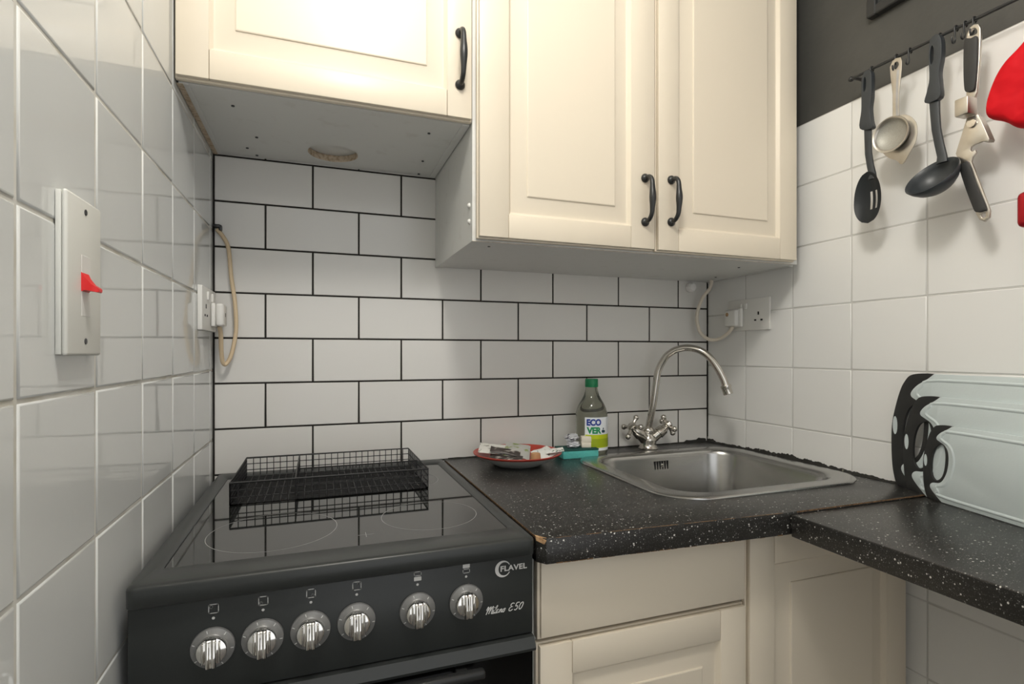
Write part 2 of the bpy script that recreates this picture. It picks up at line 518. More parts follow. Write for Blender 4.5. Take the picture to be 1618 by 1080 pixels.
# ------------------------------------------------------------------ panelled doors
def panel_door(parent, x0, x1, z0, z1, yb, yf, sw=0.058, rb=0.050, rt=0.058, name='door'):
    """yb back of door, yf front; frame of stiles and rails round a raised panel"""
    core = MB().box(x0, x1, yf + 0.0102, yb, z0, z1, 0.0022, 2)
    ix0, ix1, iz0, iz1 = x0 + sw, x1 - sw, z0 + rb, z1 - rt
    def ring(i, d):
        return [(ix0 + i, yf + d, iz0 + i), (ix1 - i, yf + d, iz0 + i), (ix1 - i, yf + d, iz1 - i), (ix0 + i, yf + d, iz1 - i)]
    core.loft([ring(-0.0004, 0.0103), ring(-0.0003, 0.0010), ring(0.0005, 0.0008), ring(0.0058, 0.0078), ring(0.0075, 0.0086), ring(0.0095, 0.0086), ring(0.0385, 0.0018), ring(0.0388, 0.0002), ring(0.0405, -0.0006)], False, True)
    d = core.build(name, M_cream, parent, smooth=25)
    e = 0.0028                                   # front frame sits inside a fine stepped edge
    for a, b, c, f in ((x0 + e, ix0, z0 + e, z1 - e), (ix1, x1 - e, z0 + e, z1 - e)):
        MB().box(a, b, yf, yf + 0.0104, c, f, 0.0014, 2).build('stile', M_cream, d, smooth=35)
    for c, f in ((z0 + e, iz0), (iz1, z1 - e)):
        MB().box(ix0 + 0.0006, ix1 - 0.0006, yf, yf + 0.0104, c, f, 0.0014, 2).build('rail', M_cream, d, smooth=35)
    return d

def bow_handle(parent, x, z0, z1, yf, name='handle'):
    mb = MB()
    for z in (z0, z1):
        mb.lathe([(0, 0), (0.0088, 0), (0.0096, 0.0015), (0.0092, 0.004), (0.0068, 0.0065), (0.0048, 0.0085), (0, 0.009)], 18,
                 Matrix.Translation((x, yf, z)) @ Matrix.Rotation(math.pi / 2, 4, 'X'))
    L = z1 - z0
    ctrl = [(x, yf - 0.004, z0), (x, yf - 0.016, z0 + 0.002), (x, yf - 0.0255, z0 + 0.012), (x, yf - 0.0285, z0 + 0.03), (x, yf - 0.0292, z0 + L * 0.5),
            (x, yf - 0.0285, z1 - 0.03), (x, yf - 0.0262, z1 - 0.010), (x, yf - 0.017, z1 - 0.001), (x, yf - 0.004, z1)]
    path = spline(ctrl, 5); n = len(path) - 1
    rad = [0.0046 + 0.0026 * math.exp(-((i / n - 0.5) / 0.15) ** 2) for i in range(n + 1)]
    mb.tube(path, rad, 12)
    return mb.build(name, M_iron, parent, smooth=50)

# ------------------------------------------------------------------ wall cupboards
ZT = 2.31
t = thing('wall_cupboard', 'short cream wall cupboard hung high above the cooker, one panelled door', 'cupboard', (0.25, -0.17, 1.6195))
zb = 1.6200
MB().box(0.0035, 0.0185, -0.333, -0.001, zb, ZT, 0.0006).build('side_panel', M_white_board, t)
MB().box(0.4805, 0.4955, -0.333, -0.001, zb, ZT, 0.0006).build('side_panel', M_white_board, t)
hole = [(0.250 + 0.053 * math.cos(a), -0.0865 + 0.053 * math.sin(a)) for a in [2 * math.pi * i / 40 for i in range(40)]]
bp = MB().prism([(0.0187, -0.333), (0.4803, -0.333), (0.4803, -0.002), (0.0187, -0.002)], [hole], lambda u, v, d: (u, v, d), zb + 0.0015, zb + 0.0165).build('bottom_panel', M_white_board, t)
rim = MB()
hl = [[(0.250 + r * math.cos(a), -0.0865 + r * math.sin(a), z) for a in [2 * math.pi * i / 40 for i in range(40)]] for r, z in ((0.0529, zb + 0.0017), (0.0515, zb + 0.003), (0.0516, zb + 0.014), (0.0529, zb + 0.0163))]
rim.loft(hl, False, False).build('raw_hole_edge', M_chip_pale, bp)['label'] = 'ragged chipboard edge of the round hole'
MB().box(0.0187, 0.4803, -0.30, -0.002, zb + 0.0168, zb + 0.030).build('shelf', M_white_board, t)
MB().box(0.0187, 0.4803, -0.010, -0.002, zb + 0.05, ZT).build('back_panel', M_white_board, t)
MB().box(0.0187, 0.4803, -0.333, -0.012, ZT - 0.016, ZT).build('top_panel', M_white_board, t)
MB().box(0.0010, 0.0100, -0.334, -0.003, zb - 0.0012, zb - 0.0002).build('raw_edge', M_chip_pale, t)['label'] = 'brown raw chipboard edge strip against the left wall'
sc = MB()
for x, y in ((0.075, -0.27), (0.10, -0.13), (0.075, -0.06), (0.428, -0.27), (0.445, -0.11), (0.09, -0.020), (0.452, -0.018)):
    sc.lathe([(0, zb - 0.0004), (0.0028, zb - 0.0002), (0.003, zb + 0.0016), (0, zb + 0.0016)], 10, Matrix.Translation((x, y, 0)))
stuff(sc.build('screw_heads', M_iron, bp))
d = panel_door(t, 0.0012, 0.4962, 1.6215, ZT, -0.336, -0.356, sw=0.050, rb=0.0505)
bow_handle(d, 0.4700, 1.6845, 1.7815, -0.356)

t = thing('wall_cupboard', 'tall cream wall cupboard above the sink with two panelled doors', 'cupboard', (0.92, -0.17, 1.3945))
zb = 1.3950
side = MB().box(0.4972, 0.5125, -0.345, -0.001, zb, ZT, 0.0006).build('side_panel', M_white_board, t)
MB().box(1.3225, 1.3375, -0.318, -0.001, zb, ZT, 0.0006).build('side_panel', M_white_board, t)
MB().box(0.5127, 1.3223, -0.343, -0.002, zb + 0.0012, zb + 0.0165, 0.0004).build('bottom_panel', M_white_board, t)
MB().box(0.5127, 1.3223, -0.012, -0.003, zb + 0.018, ZT).build('back_panel', M_white_board, t)
MB().box(0.5127, 1.3223, -0.343, -0.013, ZT - 0.016, ZT).build('top_panel', M_white_board, t)
MB().box(0.4974, 1.30, -0.3453, -0.3452, zb - 0.0002, zb + 0.0006).build('raw_edge', M_chip_pale, t)
for z in (1.4673, 1.4363):
    MB().lathe([(0, 0), (0.0052, 0), (0.0052, 0.0016), (0.0030, 0.0042), (0, 0.0048)], 14, Matrix.Translation((0.4971, -0.3265, z)) @ Matrix.Rotation(-math.pi / 2, 4, 'Y')).build('screw_cap', M_plastic_w, side, smooth=40)
sc = MB()
for x, y in ((0.545, -0.30), (1.22, -0.26), (1.285, -0.10)):
    sc.lathe([(0, zb - 0.0004), (0.0028, zb - 0.0002), (0.003, zb + 0.0013), (0, zb + 0.0013)], 10, Matrix.Translation((x, y, 0)))
stuff(sc.build('screw_heads', M_iron, t))
d = panel_door(t, 0.5030, 0.8985, 1.3985, ZT, -0.3465, -0.3665, sw=0.061, rb=0.0475)
d['label'] = 'left door of the two'
bow_handle(d, 0.8705, 1.4570, 1.5500, -0.3665)
d = panel_door(t, 0.9030, 1.2985, 1.3985, ZT, -0.3465, -0.3665, sw=0.054, rb=0.0505)
d['label'] = 'right door of the two'
bow_handle(d, 0.9365, 1.4625, 1.5535, -0.3665)

# ------------------------------------------------------------------ base units and worktops
t = thing('base_cupboard', 'cream base cupboard with a plain drawer above a panelled door, beside the cooker', 'cupboard', (0.725, -0.3, 0))
MB().box(0.5265, 0.5425, -0.578, -0.03, 0.10, 0.869).build('side_panel', M_white_board, t)
MB().box(0.9075, 0.9250, -0.578, -0.03, 0.10, 0.869).build('side_panel', M_white_board, t)
MB().box(0.5427, 0.9073, -0.578, -0.03, 0.10, 0.116).build('bottom_panel', M_white_board, t)
MB().box(0.5265, 0.9250, -0.53, -0.51, 0.0, 0.0995).build('plinth', M_cream, t)
dr = MB().box(0.5285, 0.9230, -0.5945, -0.580, 0.7470, 0.8680, 0.0018, 2).build('drawer', M_cream, t, smooth=35)
MB().box(0.5330, 0.9185, -0.5995, -0.5940, 0.7505, 0.8650, 0.0013, 2).build('drawer_front', M_cream, dr, smooth=35)
panel_door(t, 0.5285, 0.9230, 0.12, 0.7410, -0.580, -0.600, sw=0.056, rb=0.056, rt=0.0525)

t = thing('base_cupboard', 'cream blind corner base cupboard with a full height panelled door under the worktop corner', 'cupboard', (1.13, -0.3, 0))
MB().box(0.9262, 0.9420, -0.578, -0.03, 0.10, 0.869).build('side_panel', M_white_board, t)
MB().box(1.3190, 1.3350, -0.578, -0.03, 0.10, 0.869).build('side_panel', M_white_board, t)
MB().box(0.9422, 1.3188, -0.578, -0.03, 0.10, 0.116).build('bottom_panel', M_white_board, t)
MB().box(0.9262, 1.3350, -0.53, -0.51, 0.0, 0.0995).build('plinth', M_cream, t)
panel_door(t, 0.9275, 1.3290, 0.12, 0.8655, -0.580, -0.600, sw=0.058, rb=0.058, rt=0.0620)

# main worktop with a cut out for the sink
t = thing('worktop', 'black flecked worktop run holding the sink, chipped at its left front corner', 'worktop', (0.93, -0.32, 0.872))
SX, SY = 1.0735, -0.3180
outer = [(0.5195, -0.003), (0.5195, -0.6120), (0.5300, -0.6262), (0.9600, -0.6475), (W - 0.0016, -0.6475), (W - 0.0016, -0.003)]
cut = rrect(SX, SY, 0.225, 0.200, 0.075, 8)
MB().prism(outer, [cut], lambda u, v, d: (u, v, d), 0.872, 0.910, bev=0.0012).build('top', M_lam, t, smooth=30)
ch = MB()
ch.box(0.5186, 0.5194, -0.610, -0.02, 0.9075, 0.9103)
ch.build('exposed_edge', M_seam, t)['label'] = 'bare brown chipboard line along the cooker side'
MB().add([(0.5188, -0.6115, 0.9104), (0.5192, -0.6060, 0.9106), (0.5305, -0.6245, 0.9106), (0.5298, -0.6266, 0.9070), (0.5275, -0.6240, 0.9010), (0.5192, -0.6125, 0.9040)],
         [(0, 2, 1), (0, 5, 4), (0, 4, 3), (0, 3, 2)]).build('chipped_corner', M_chip, t)['label'] = 'tan chipboard showing at the chipped corner'
cx = MB()
p0 = Vector((0.545, -0.6274, 0.8722)); p1 = Vector((0.955, -0.6478, 0.8722))
for i in range(34):
    if random.random() < 0.65:
        a = p0.lerp(p1, i / 34); b = p0.lerp(p1, (i + 0.9) / 34); h = random.uniform(0.0004, 0.0022)
        cx.add([a, b, b + Vector((0, 0, h)), a + Vector((0, 0, h * 0.7))], [(0, 1, 2, 3)])
    if random.random() < 0.75:
        a = p0.lerp(p1, i / 34) + Vector((0, 0.0004, 0.0378)); b = p0.lerp(p1, (i + 1) / 34) + Vector((0, 0.0004, 0.0378)); h = random.uniform(0.0001, 0.0006)
        cx.add([a - Vector((0, 0, h)), b - Vector((0, 0, h)), b + Vector((0, 0.0006, 0.0003)), a + Vector((0, 0.0006, 0.0003))], [(0, 1, 2, 3)])
stuff(cx.build('worn_arris', M_seam, t))['label'] = 'worn brown nicks along the front edge'

t = thing('worktop', 'lower black flecked side worktop running along the right wall under the chopping boards', 'worktop', (1.15, -1.0, 0.868))
MB().box(0.9700, W - 0.0016, -1.62, -0.6495, 0.8690, 0.9065, 0.0022, 3).build('top', M_lam, t, smooth=30)
MB().box(0.985, W - 0.004, -0.6490, -0.6480, 0.9080, 0.9103).build('seam_strip', M_seam, t)['label'] = 'thin brown chipboard line at the worktop joint'
MB().box(0.99, W - 0.03, -1.60, -1.58, 0.0, 0.8685, 0.001).build('end_panel', M_cream, t)

# ------------------------------------------------------------------ cooker
t = thing('cooker', 'freestanding black electric cooker with a glass hob and six chrome knobs', 'cooker', (0.2625, -0.31, 0))
X0, X1 = 0.0115, 0.5135
YF = -0.6150
MB().box(X0 + 0.002, X1 - 0.002, YF + 0.03, -0.012, 0.03, 0.885).build('body', M_cooker, t)
fr_o = lambda i, z: [(x, y, z) for x, y in rrect((X0 + X1) / 2, (YF - 0.010 - 0.006) / 2, (X1 - X0) / 2 - i, (-0.006 - (YF - 0.010)) / 2 - i, 0.010, 5)]
gx0, gx1, gy0, gy1 = 0.0360, 0.4930, -0.5640, -0.0500
fr_i = lambda i, z: [(x, y, z) for x, y in rrect((gx0 + gx1) / 2, (gy0 + gy1) / 2, (gx1 - gx0) / 2 + i, (gy1 - gy0) / 2 + i, 0.006 + i, 5)]
hob = MB().loft([fr_o(0.001, 0.8880), fr_o(0.0, 0.8890), fr_o(0.0, 0.9082), fr_o(0.0008, 0.9105), fr_o(0.0026, 0.9122), fr_o(0.0052, 0.9130), fr_o(0.010, 0.9131), fr_i(0.006, 0.9126), fr_i(0.002, 0.9105), fr_i(0, 0.9098), fr_i(0, 0.9000)], True, False).build('hob_frame', M_cooker, t, smooth=50)
gl = MB().loft([fr_i(-0.0003, 0.9000), fr_i(-0.0003, 0.9090), fr_i(-0.0012, 0.9096)], True, True).build('hob_glass', M_glass_black, t, smooth=30)
ZG = 0.9097
def ring(cx_, cy_, r, w=0.0011):
    mb = MB(); n = 72
    vs = [(cx_ + q * math.cos(2 * math.pi * k / n), cy_ + q * math.sin(2 * math.pi * k / n), ZG) for q in (r - w / 2, r + w / 2) for k in range(n)]
    return mb.add(vs, [(k, n + k, n + (k + 1) % n, (k + 1) % n) for k in range(n)])
for x, y, r in ((0.155, -0.452, 0.091), (0.393, -0.452, 0.078), (0.388, -0.195, 0.073), (0.140, -0.195, 0.073)):
    ring(x, y, r).build('burner_ring', M_ring, gl)
ring(0.388, -0.195, 0.045, 0.0007).build('burner_ring', M_ring, gl)
pm = MB().box(0.2735, 0.2965, -0.5183, -0.5176, ZG - 0.0002, ZG + 0.0001).box(0.2846, 0.2854, -0.529, -0.507, ZG - 0.0002, ZG + 0.0001)
pm.build('centre_mark', M_ring, gl)

pan = MB().box(X0 + 0.001, X1 - 0.0005, YF, YF + 0.028, 0.7715, 0.8855, 0.0016, 2).build('control_panel', M_cooker_panel, t, smooth=35)
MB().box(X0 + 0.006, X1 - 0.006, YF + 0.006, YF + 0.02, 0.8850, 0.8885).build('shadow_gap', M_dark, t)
YP = YF - 0.0003
on_panel = lambda x0, z0: (lambda u, v: (x0 + u, YP, z0 + v))
def stroke(mb, pts, x0, z0, w=0.0009, closed=False):
    P = [Vector((x0 + a, 0, z0 + b)) for a, b in pts]
    if closed: P.append(P[0])
    for a, b in zip(P, P[1:]):
        d = (b - a)
        if d.length < 1e-7: continue
        n = Vector((-d.z, 0, d.x)).normalized() * w / 2; e = d.normalized() * w * 0.35
        mb.add([(p.x, YP, p.z) for p in (a - n - e, b - n + e, b + n + e, a + n - e)], [(0, 1, 2, 3)])
def circ(mb, x0, z0, r, w=0.0009, n=20):
    stroke(mb, [(r * math.cos(2 * math.pi * k / n), r * math.sin(2 * math.pi * k / n)) for k in range(n)], x0, z0, w, True)
def dot(mb, x0, z0, r, n=16):
    mb.add([(x0 + r * math.cos(2 * math.pi * k / n), YP, z0 + r * math.sin(2 * math.pi * k / n)) for k in range(n)], [tuple(range(n))])
KN = [(0.0995, 0.8275), (0.1538, 0.8285), (0.2090, 0.8292), (0.2650, 0.8305), (0.3443, 0.8318), (0.4122, 0.8330)]
for i, (x, z) in enumerate(KN):
    mb = MB()
    zi = z + 0.0455; xi = x + 0.0005
    dot(mb, x + 0.0003, z + 0.0343, 0.0017)
    if i < 4:
        stroke(mb, rrect(0, 0, 0.0052, 0.0052, 0.0014, 3), xi, zi, 0.0009, True)
        ox, oz = ((-0.0026, 0.0024), (-0.0024, -0.0026), (0.0024, -0.0024), (0.0022, 0.0026))[i]
        circ(mb, xi + ox, zi + oz, 0.0016, 0.0009, 14)
    else:
        lo, up = (0, 1) if i == 4 else (1, 0)
        for filled, dz in ((lo == 0, -0.0034), (up == 0, 0.0034)):
            if filled:
                mb.add([(xi + a, YP, zi + dz + b) for a, b in rrect(0, 0, 0.0050, 0.0027, 0.0006, 2)], [tuple(range(12))])
            else:
                stroke(mb, rrect(0, 0, 0.0047, 0.0026, 0.0008, 3), xi, zi + dz, 0.0008, True)
    mb.build('printed_symbol', M_print, pan)
lg = MB()
# crescent ring of the badge and its name
n = 40; cxl, czl, ro = 0.4668, 0.8705, 0.0118
vs = []
for k in range(n + 1):
    a = math.radians(28 + 304 * k / n)
    w = 0.0012 + 0.0040 * (0.5 - 0.5 * math.cos(2 * math.pi * k / n))
    vs += [(cxl + ro * math.cos(a), YP, czl + ro * math.sin(a)), (cxl + (ro - w) * math.cos(a), YP, czl + (ro - w) * math.sin(a))]
lg.add(vs, [(2 * k, 2 * k + 2, 2 * k + 3, 2 * k + 1) for k in range(n)])
add_text(lg, 'FLAVEL', 0.0405, 0.0080, on_panel(0.4632, 0.8668), bold=0.028, space=1.05)
lg.build('badge_lettering', M_print, pan)
ml = MB()
sw_ = 0.0013
NSTROKE = [0]
def script(path, x0, z0, s):
    P = spline([(a, 0, b) for a, b in path], 5)
    P = [Vector((x0 + (p.x + 0.32 * p.z) * s, 0, z0 + p.z * s)) for p in P]
    NSTROKE[0] += 1
    y = YP - 0.00004 * NSTROKE[0]
    vs = []
    for i, p in enumerate(P):
        d = (P[min(i + 1, len(P) - 1)] - P[max(i - 1, 0)]).normalized()
        n = Vector((-d.z, 0, d.x)) * sw_ / 2
        a, b = p - n, p + n
        vs += [(a.x, y, a.z), (b.x, y, b.z)]
    ml.add(vs, [(2 * i, 2 * i + 2, 2 * i + 3, 2 * i + 1) for i in range(len(P) - 1)])
xb, zb_, s_ = 0.4410, 0.8090, 0.0105
for path in (
    [(-0.05, 0.55), (0.05, 0.95), (0.15, 0.9), (0.12, 0.4), (0.05, 0.0)],
    [(0.12, 0.35), (0.35, 0.85), (0.48, 0.95), (0.45, 0.5), (0.40, 0.05)],
    [(0.45, 0.35), (0.70, 0.9), (0.82, 0.92), (0.78, 0.4), (0.78, 0.05), (0.92, 0.08)],
    [(1.00, 0.5), (0.95, 0.1), (1.05, 0.02), (1.18, 0.2)],
    [(1.18, 0.2), (1.38, 0.85), (1.36, 1.02), (1.26, 0.8), (1.22, 0.15), (1.32, 0.02), (1.45, 0.2)],
    [(1.72, 0.45), (1.55, 0.48), (1.46, 0.2), (1.55, 0.02), (1.70, 0.25), (1.75, 0.46), (1.72, 0.08), (1.86, 0.1)],
    [(1.92, 0.46), (1.90, 0.02)], [(1.90, 0.2), (2.05, 0.45), (2.16, 0.4), (2.14, 0.05), (2.28, 0.1)],
    [(2.55, 0.46), (2.38, 0.35), (2.36, 0.08), (2.52, 0.02), (2.62, 0.25), (2.55, 0.46), (2.72, 0.42)],
    [(3.85, 0.92), (3.55, 1.0), (3.35, 0.78), (3.55, 0.55), (3.70, 0.55)], [(3.55, 0.55), (3.28, 0.38), (3.30, 0.08), (3.55, 0.02), (3.80, 0.18)],
    [(4.60, 0.97), (4.22, 0.97), (4.12, 0.55), (4.38, 0.55), (4.45, 0.25), (4.25, 0.02), (4.02, 0.12)],
    [(5.05, 0.97), (4.78, 0.75), (4.72, 0.25), (4.88, 0.02), (5.10, 0.25), (5.18, 0.75), (5.05, 0.97)]):
    script(path, xb, zb_, s_)
dot(ml, xb + 1.32 * s_, zb_ + 0.78 * s_, 0.0007)
ml.build('script_lettering', M_print, pan)

def make_knob():
    FR = Matrix.Rotation(math.pi / 2, 4, 'X')    # local z -> -y
    k = MB().lathe([(0, 0.0), (0.0236, 0.0), (0.0242, 0.0012), (0.0236, 0.0040), (0.0180, 0.0068), (0.0172, 0.0078), (0, 0.0078)], 40, FR).build('knob', M_skirt, None, smooth=35)
    cap = MB().lathe([(0.0166, 0.0072), (0.0168, 0.0100), (0.0158, 0.0128), (0.0140, 0.0135), (0, 0.0135)], 36, FR).build('knob_cap', M_chrome, None, smooth=40)
    g = MB()
    prof = [(-0.0056, 0.0), (-0.0056, 0.011), (-0.0048, 0.0135), (-0.0032, 0.0145), (-0.0016, 0.0135), (-0.0009, 0.0120), (0.0009, 0.0120), (0.0016, 0.0135), (0.0032, 0.0145), (0.0048, 0.0135), (0.0056, 0.011), (0.0056, 0.0)]
    loops = []
    for z, s in ((0.0160, 0.15), (0.0150, 0.35), (0.0125, 0.50), (-0.0130, 0.62), (-0.0160, 0.55), (-0.0172, 0.35)):
        loops.append([(u, -0.0120 - d * s, z) for u, d in prof])
    g.loft(loops)
    for sx in (-1, 1):                           # slim side ribs
        g.box(sx * 0.0088 - 0.0011, sx * 0.0088 + 0.0011, -0.0175, -0.0120, -0.0125, 0.0125, 0.0008)
    grip = g.build('knob_grip', M_chrome, None, smooth=40, recalc=True)
    tk = MB()
    for a in range(-150, 181, 55):
        q = math.radians(90 + a); r = 0.0212
        c, s = math.cos(q), math.sin(q)
        tk.add([(r * c + e * c * 0.0016 - f * s * 0.0005, -0.0057 + 0.0004 * e, r * s + e * s * 0.0016 + f * c * 0.0005) for e, f in ((-1, -1), (1, -1), (1, 1), (-1, 1))], [(0, 1, 2, 3)])
    ticks = tk.build('knob_marks', M_print, None)
    return k, [cap, grip, ticks]
k0, kids = make_knob()
for i, (x, z) in enumerate(KN):
    if i == 0: k, ks = k0, kids
    else:
        k = k0.copy(); COL.objects.link(k); ks = []
        for c in kids:
            q = c.copy(); COL.objects.link(q); ks.append(q)
    k.parent = t; k.matrix_parent_inverse = WORLD[t.name].inverted()
    k.matrix_basis = Matrix.Translation((x, YF, z))
    for c in ks: c.parent = k
door = MB().box(X0 + 0.001, X1 - 0.001, YF - 0.004, YF + 0.03, 0.30, 0.7695, 0.003, 2).build('oven_door', M_oven, t, smooth=35)
MB().loft([[(x, YF + a, b) for a, b in ((0.004, 0.7700), (-0.006, 0.7690), (-0.0135, 0.7560), (-0.0125, 0.7520), (0.004, 0.7505))] for x in (X0 + 0.0006, X1 - 0.0006)]).build('door_top_trim', M_cooker, door, smooth=20, recalc=True)
MB().box(0.085, 0.432, YF - 0.032, YF - 0.019, 0.7370, 0.7495, 0.004, 3).box(0.11, 0.125, YF - 0.0200, YF - 0.003, 0.738, 0.746).box(0.395, 0.41, YF - 0.0200, YF - 0.003, 0.738, 0.746).build('door_handle', M_iron, door, smooth=40)
MB().box(X0 + 0.001, X1 - 0.001, YF, YF + 0.03, 0.06, 0.295, 0.003, 2).build('storage_drawer', M_cooker, t, smooth=35)
for x in (0.04, 0.485):
    for y in (-0.55, -0.06):
        MB().tube([(x, y, 0.0005), (x, y, 0.031)], 0.015, 12).build('foot', M_dark, t)

# ------------------------------------------------------------------ wire tray on the hob
t = thing('wire_tray', 'black wire mesh cutlery tray with dividers standing on the hob glass', 'tray', (0.2475, -0.16, ZG))
bx0, bx1, by0, by1, bz0, bz1 = 0.0716, 0.4235, -0.2830, -0.0400, ZG + 0.0012, 0.9500
MB().tube([(bx0, by0, bz1), (bx1, by0, bz1), (bx1, by1, bz1), (bx0, by1, bz1), (bx0, by0, bz1), (bx0 + 0.01, by0, bz1)], 0.0019, 8).build('rim_wire', M_wire, t, smooth=50)
rw = 0.0011
def grid_panel(name, o, u, v, nu, nv):
    mb = MB(); o, u, v = Vector(o), Vector(u), Vector(v)
    for i in range(nu + 1):
        a = o + u * (i / nu); mb.tube([a, a + v], rw, 4)
    for j in range(nv + 1):
        a = o + v * (j / nv); mb.tube([a, a + u], rw, 4)
    return stuff(mb.build(name, M_wire, t))
H = bz1 - bz0; LX = bx1 - bx0; LY = by1 - by0
grid_panel('front_mesh', (bx0, by0, bz0), (LX, 0, 0), (0, 0, H), 26, 3)
grid_panel('back_mesh', (bx0, by1, bz0), (LX, 0, 0), (0, 0, H), 26, 3)
grid_panel('side_mesh', (bx0, by0, bz0), (0, LY, 0), (0, 0, H), 30, 4)
grid_panel('side_mesh', (bx1, by0, bz0), (0, LY, 0), (0, 0, H), 18, 3)
grid_panel('base_mesh', (bx0, by0, bz0), (LX, 0, 0), (0, LY, 0), 26, 26)
dvx = bx0 + LX * 0.305
grid_panel('divider_mesh', (dvx, by0, bz0), (0, LY, 0), (0, 0, H * 0.97), 18, 3)
grid_panel('divider_mesh', (dvx, by0 + LY * 0.52, bz0), (bx1 - dvx, 0, 0), (0, 0, H * 0.80), 18, 3)
MB().tube([(dvx, by0, bz1 - 0.001), (dvx, by1, bz1 - 0.001)], 0.0014, 6).build('divider_wire', M_wire, t, smooth=50)
MB().tube([(dvx, by0 + LY * 0.52, bz0 + H * 0.8), (bx1, by0 + LY * 0.52, bz0 + H * 0.8)], 0.0014, 6).build('divider_wire', M_wire, t, smooth=50)

# ------------------------------------------------------------------ sink
t = thing('sink', 'stainless steel inset sink with rounded corners let into the worktop', 'sink', (SX, SY, 0.91))
lp = lambda hx, hy, r, z, n=10: [(x, y, z) for x, y in rrect(SX, SY, hx, hy, r, n)]
sk = MB().loft([lp(0.2515, 0.2235, 0.090, 0.9104), lp(0.2510, 0.2230, 0.0895, 0.9128), lp(0.2490, 0.2210, 0.088, 0.9142), lp(0.2450, 0.2170, 0.085, 0.9148), lp(0.2150, 0.1920, 0.076, 0.9146), lp(0.2090, 0.1865, 0.072, 0.9128),
           lp(0.2050, 0.1825, 0.070, 0.9080), lp(0.2030, 0.1805, 0.069, 0.9000), lp(0.1900, 0.1680, 0.064, 0.8000), lp(0.1860, 0.1640, 0.060, 0.7800), lp(0.1750, 0.1530, 0.055, 0.7640), lp(0.1550, 0.1330, 0.045, 0.7560), lp(0.05, 0.045, 0.030, 0.7520)], False, True)
bowl = sk.build('basin', M_steel, t, smooth=45)
ov = MB()
for i in range(6):
    x = SX + (i - 2.5) * 0.0078
    ov.box(x - 0.0018, x + 0.0018, SY + 0.1766, SY + 0.1780, 0.8720, 0.8940, 0.0005)
ov.build('overflow_slots', M_dark, bowl)
MB().lathe([(0, 0), (0.0045, 0.0), (0.0045, 0.0015), (0, 0.003)], 12, Matrix.Translation((SX, SY + 0.1762, 0.883)) @ Matrix.Rotation(math.pi / 2, 4, 'X')).build('overflow_screw', M_chrome, bowl, smooth=40)
MB().lathe([(0, 0.7530), (0.030, 0.7530), (0.034, 0.7540), (0.0345, 0.7532)], 28, Matrix.Translation((SX, SY, 0))).build('drain', M_chrome_old, bowl, smooth=40)

# ------------------------------------------------------------------ mixer tap
TX, TY = 1.0945, -0.0485
t = thing('mixer_tap', 'worn chrome swan neck mixer tap with two cross handles behind the sink', 'tap', (TX, TY, 0.91))
TR = Matrix.Translation((TX, TY, 0))
MB().lathe([(0, 0.9103), (0.027, 0.9103), (0.0275, 0.9125), (0.0235, 0.9175), (0.0215, 0.924), (0.0235, 0.934), (0.0215, 0.944), (0.0150, 0.950), (0.0140, 0.953), (0.0170, 0.958), (0.0175, 0.963), (0.0130, 0.970), (0.0105, 0.972), (0, 0.972)], 28, TR).build('body', M_chrome_old, t, smooth=50)
ct, st = math.cos(math.radians(50)), math.sin(math.radians(50))
prof = [(0.0, 0.966), (0.005, 0.99), (0.014, 1.034), (0.0235, 1.104), (0.030, 1.135), (0.047, 1.166), (0.062, 1.180), (0.079, 1.189), (0.107, 1.194), (0.139, 1.187), (0.165, 1.168), (0.186, 1.138), (0.200, 1.110), (0.206, 1.092)]
path = spline([(TX + a * ct, TY - a * st, z) for a, z in prof], 5)
MB().tube(path, 0.0094, 16).build('spout', M_chrome_old, t, smooth=60)
e = Vector(path[-1]); dr_ = (Vector(path[-1]) - Vector(path[-3])).normalized()
MB().tube([e - dr_ * 0.004, e - dr_ * 0.003, e + dr_ * 0.002, e + dr_ * 0.005, e + dr_ * 0.021, e + dr_ * 0.022], [0.0105, 0.0132, 0.0138, 0.0124, 0.0124, 0.0110], 16).build('aerator', M_chrome_old, t, smooth=35)
for sgn in (-1, 1):
    ax = Vector((sgn * 0.80, -0.16, 0.62)).normalized()
    c0 = Vector((TX + sgn * 0.006, TY, 0.934))
    arm = MB().tube([c0, c0 + ax * 0.022, c0 + ax * 0.030, c0 + ax * 0.032, c0 + ax * 0.050, c0 + ax * 0.055, c0 + ax * 0.064], [0.0165, 0.0145, 0.0140, 0.0165, 0.0150, 0.0110, 0.0085], 18).build('valve_arm', M_chrome_old, t, smooth=40)
    hub = c0 + ax * 0.068
    u = ax.cross(Vector((0, 1, 0))).normalized()
    v = ax.cross(u).normalized()
    tw = math.radians(14 if sgn < 0 else 10)
    u, v = u * math.cos(tw) + v * math.sin(tw), v * math.cos(tw) - u * math.sin(tw)
    h = MB().tube([hub - ax * 0.006, hub - ax * 0.003, hub + ax * 0.006, hub + ax * 0.010], [0.0085, 0.0125, 0.0125, 0.0070], 16)
    for q in (u, -u, v, -v):
        h.tube([hub + q * 0.004, hub + q * 0.020, hub + q * 0.025], [0.0055, 0.0046, 0.0062], 10)
        h.ball(hub + q * 0.0310, 0.0080, 14)
    h.build('cross_handle', M_chrome_old, arm, smooth=50)

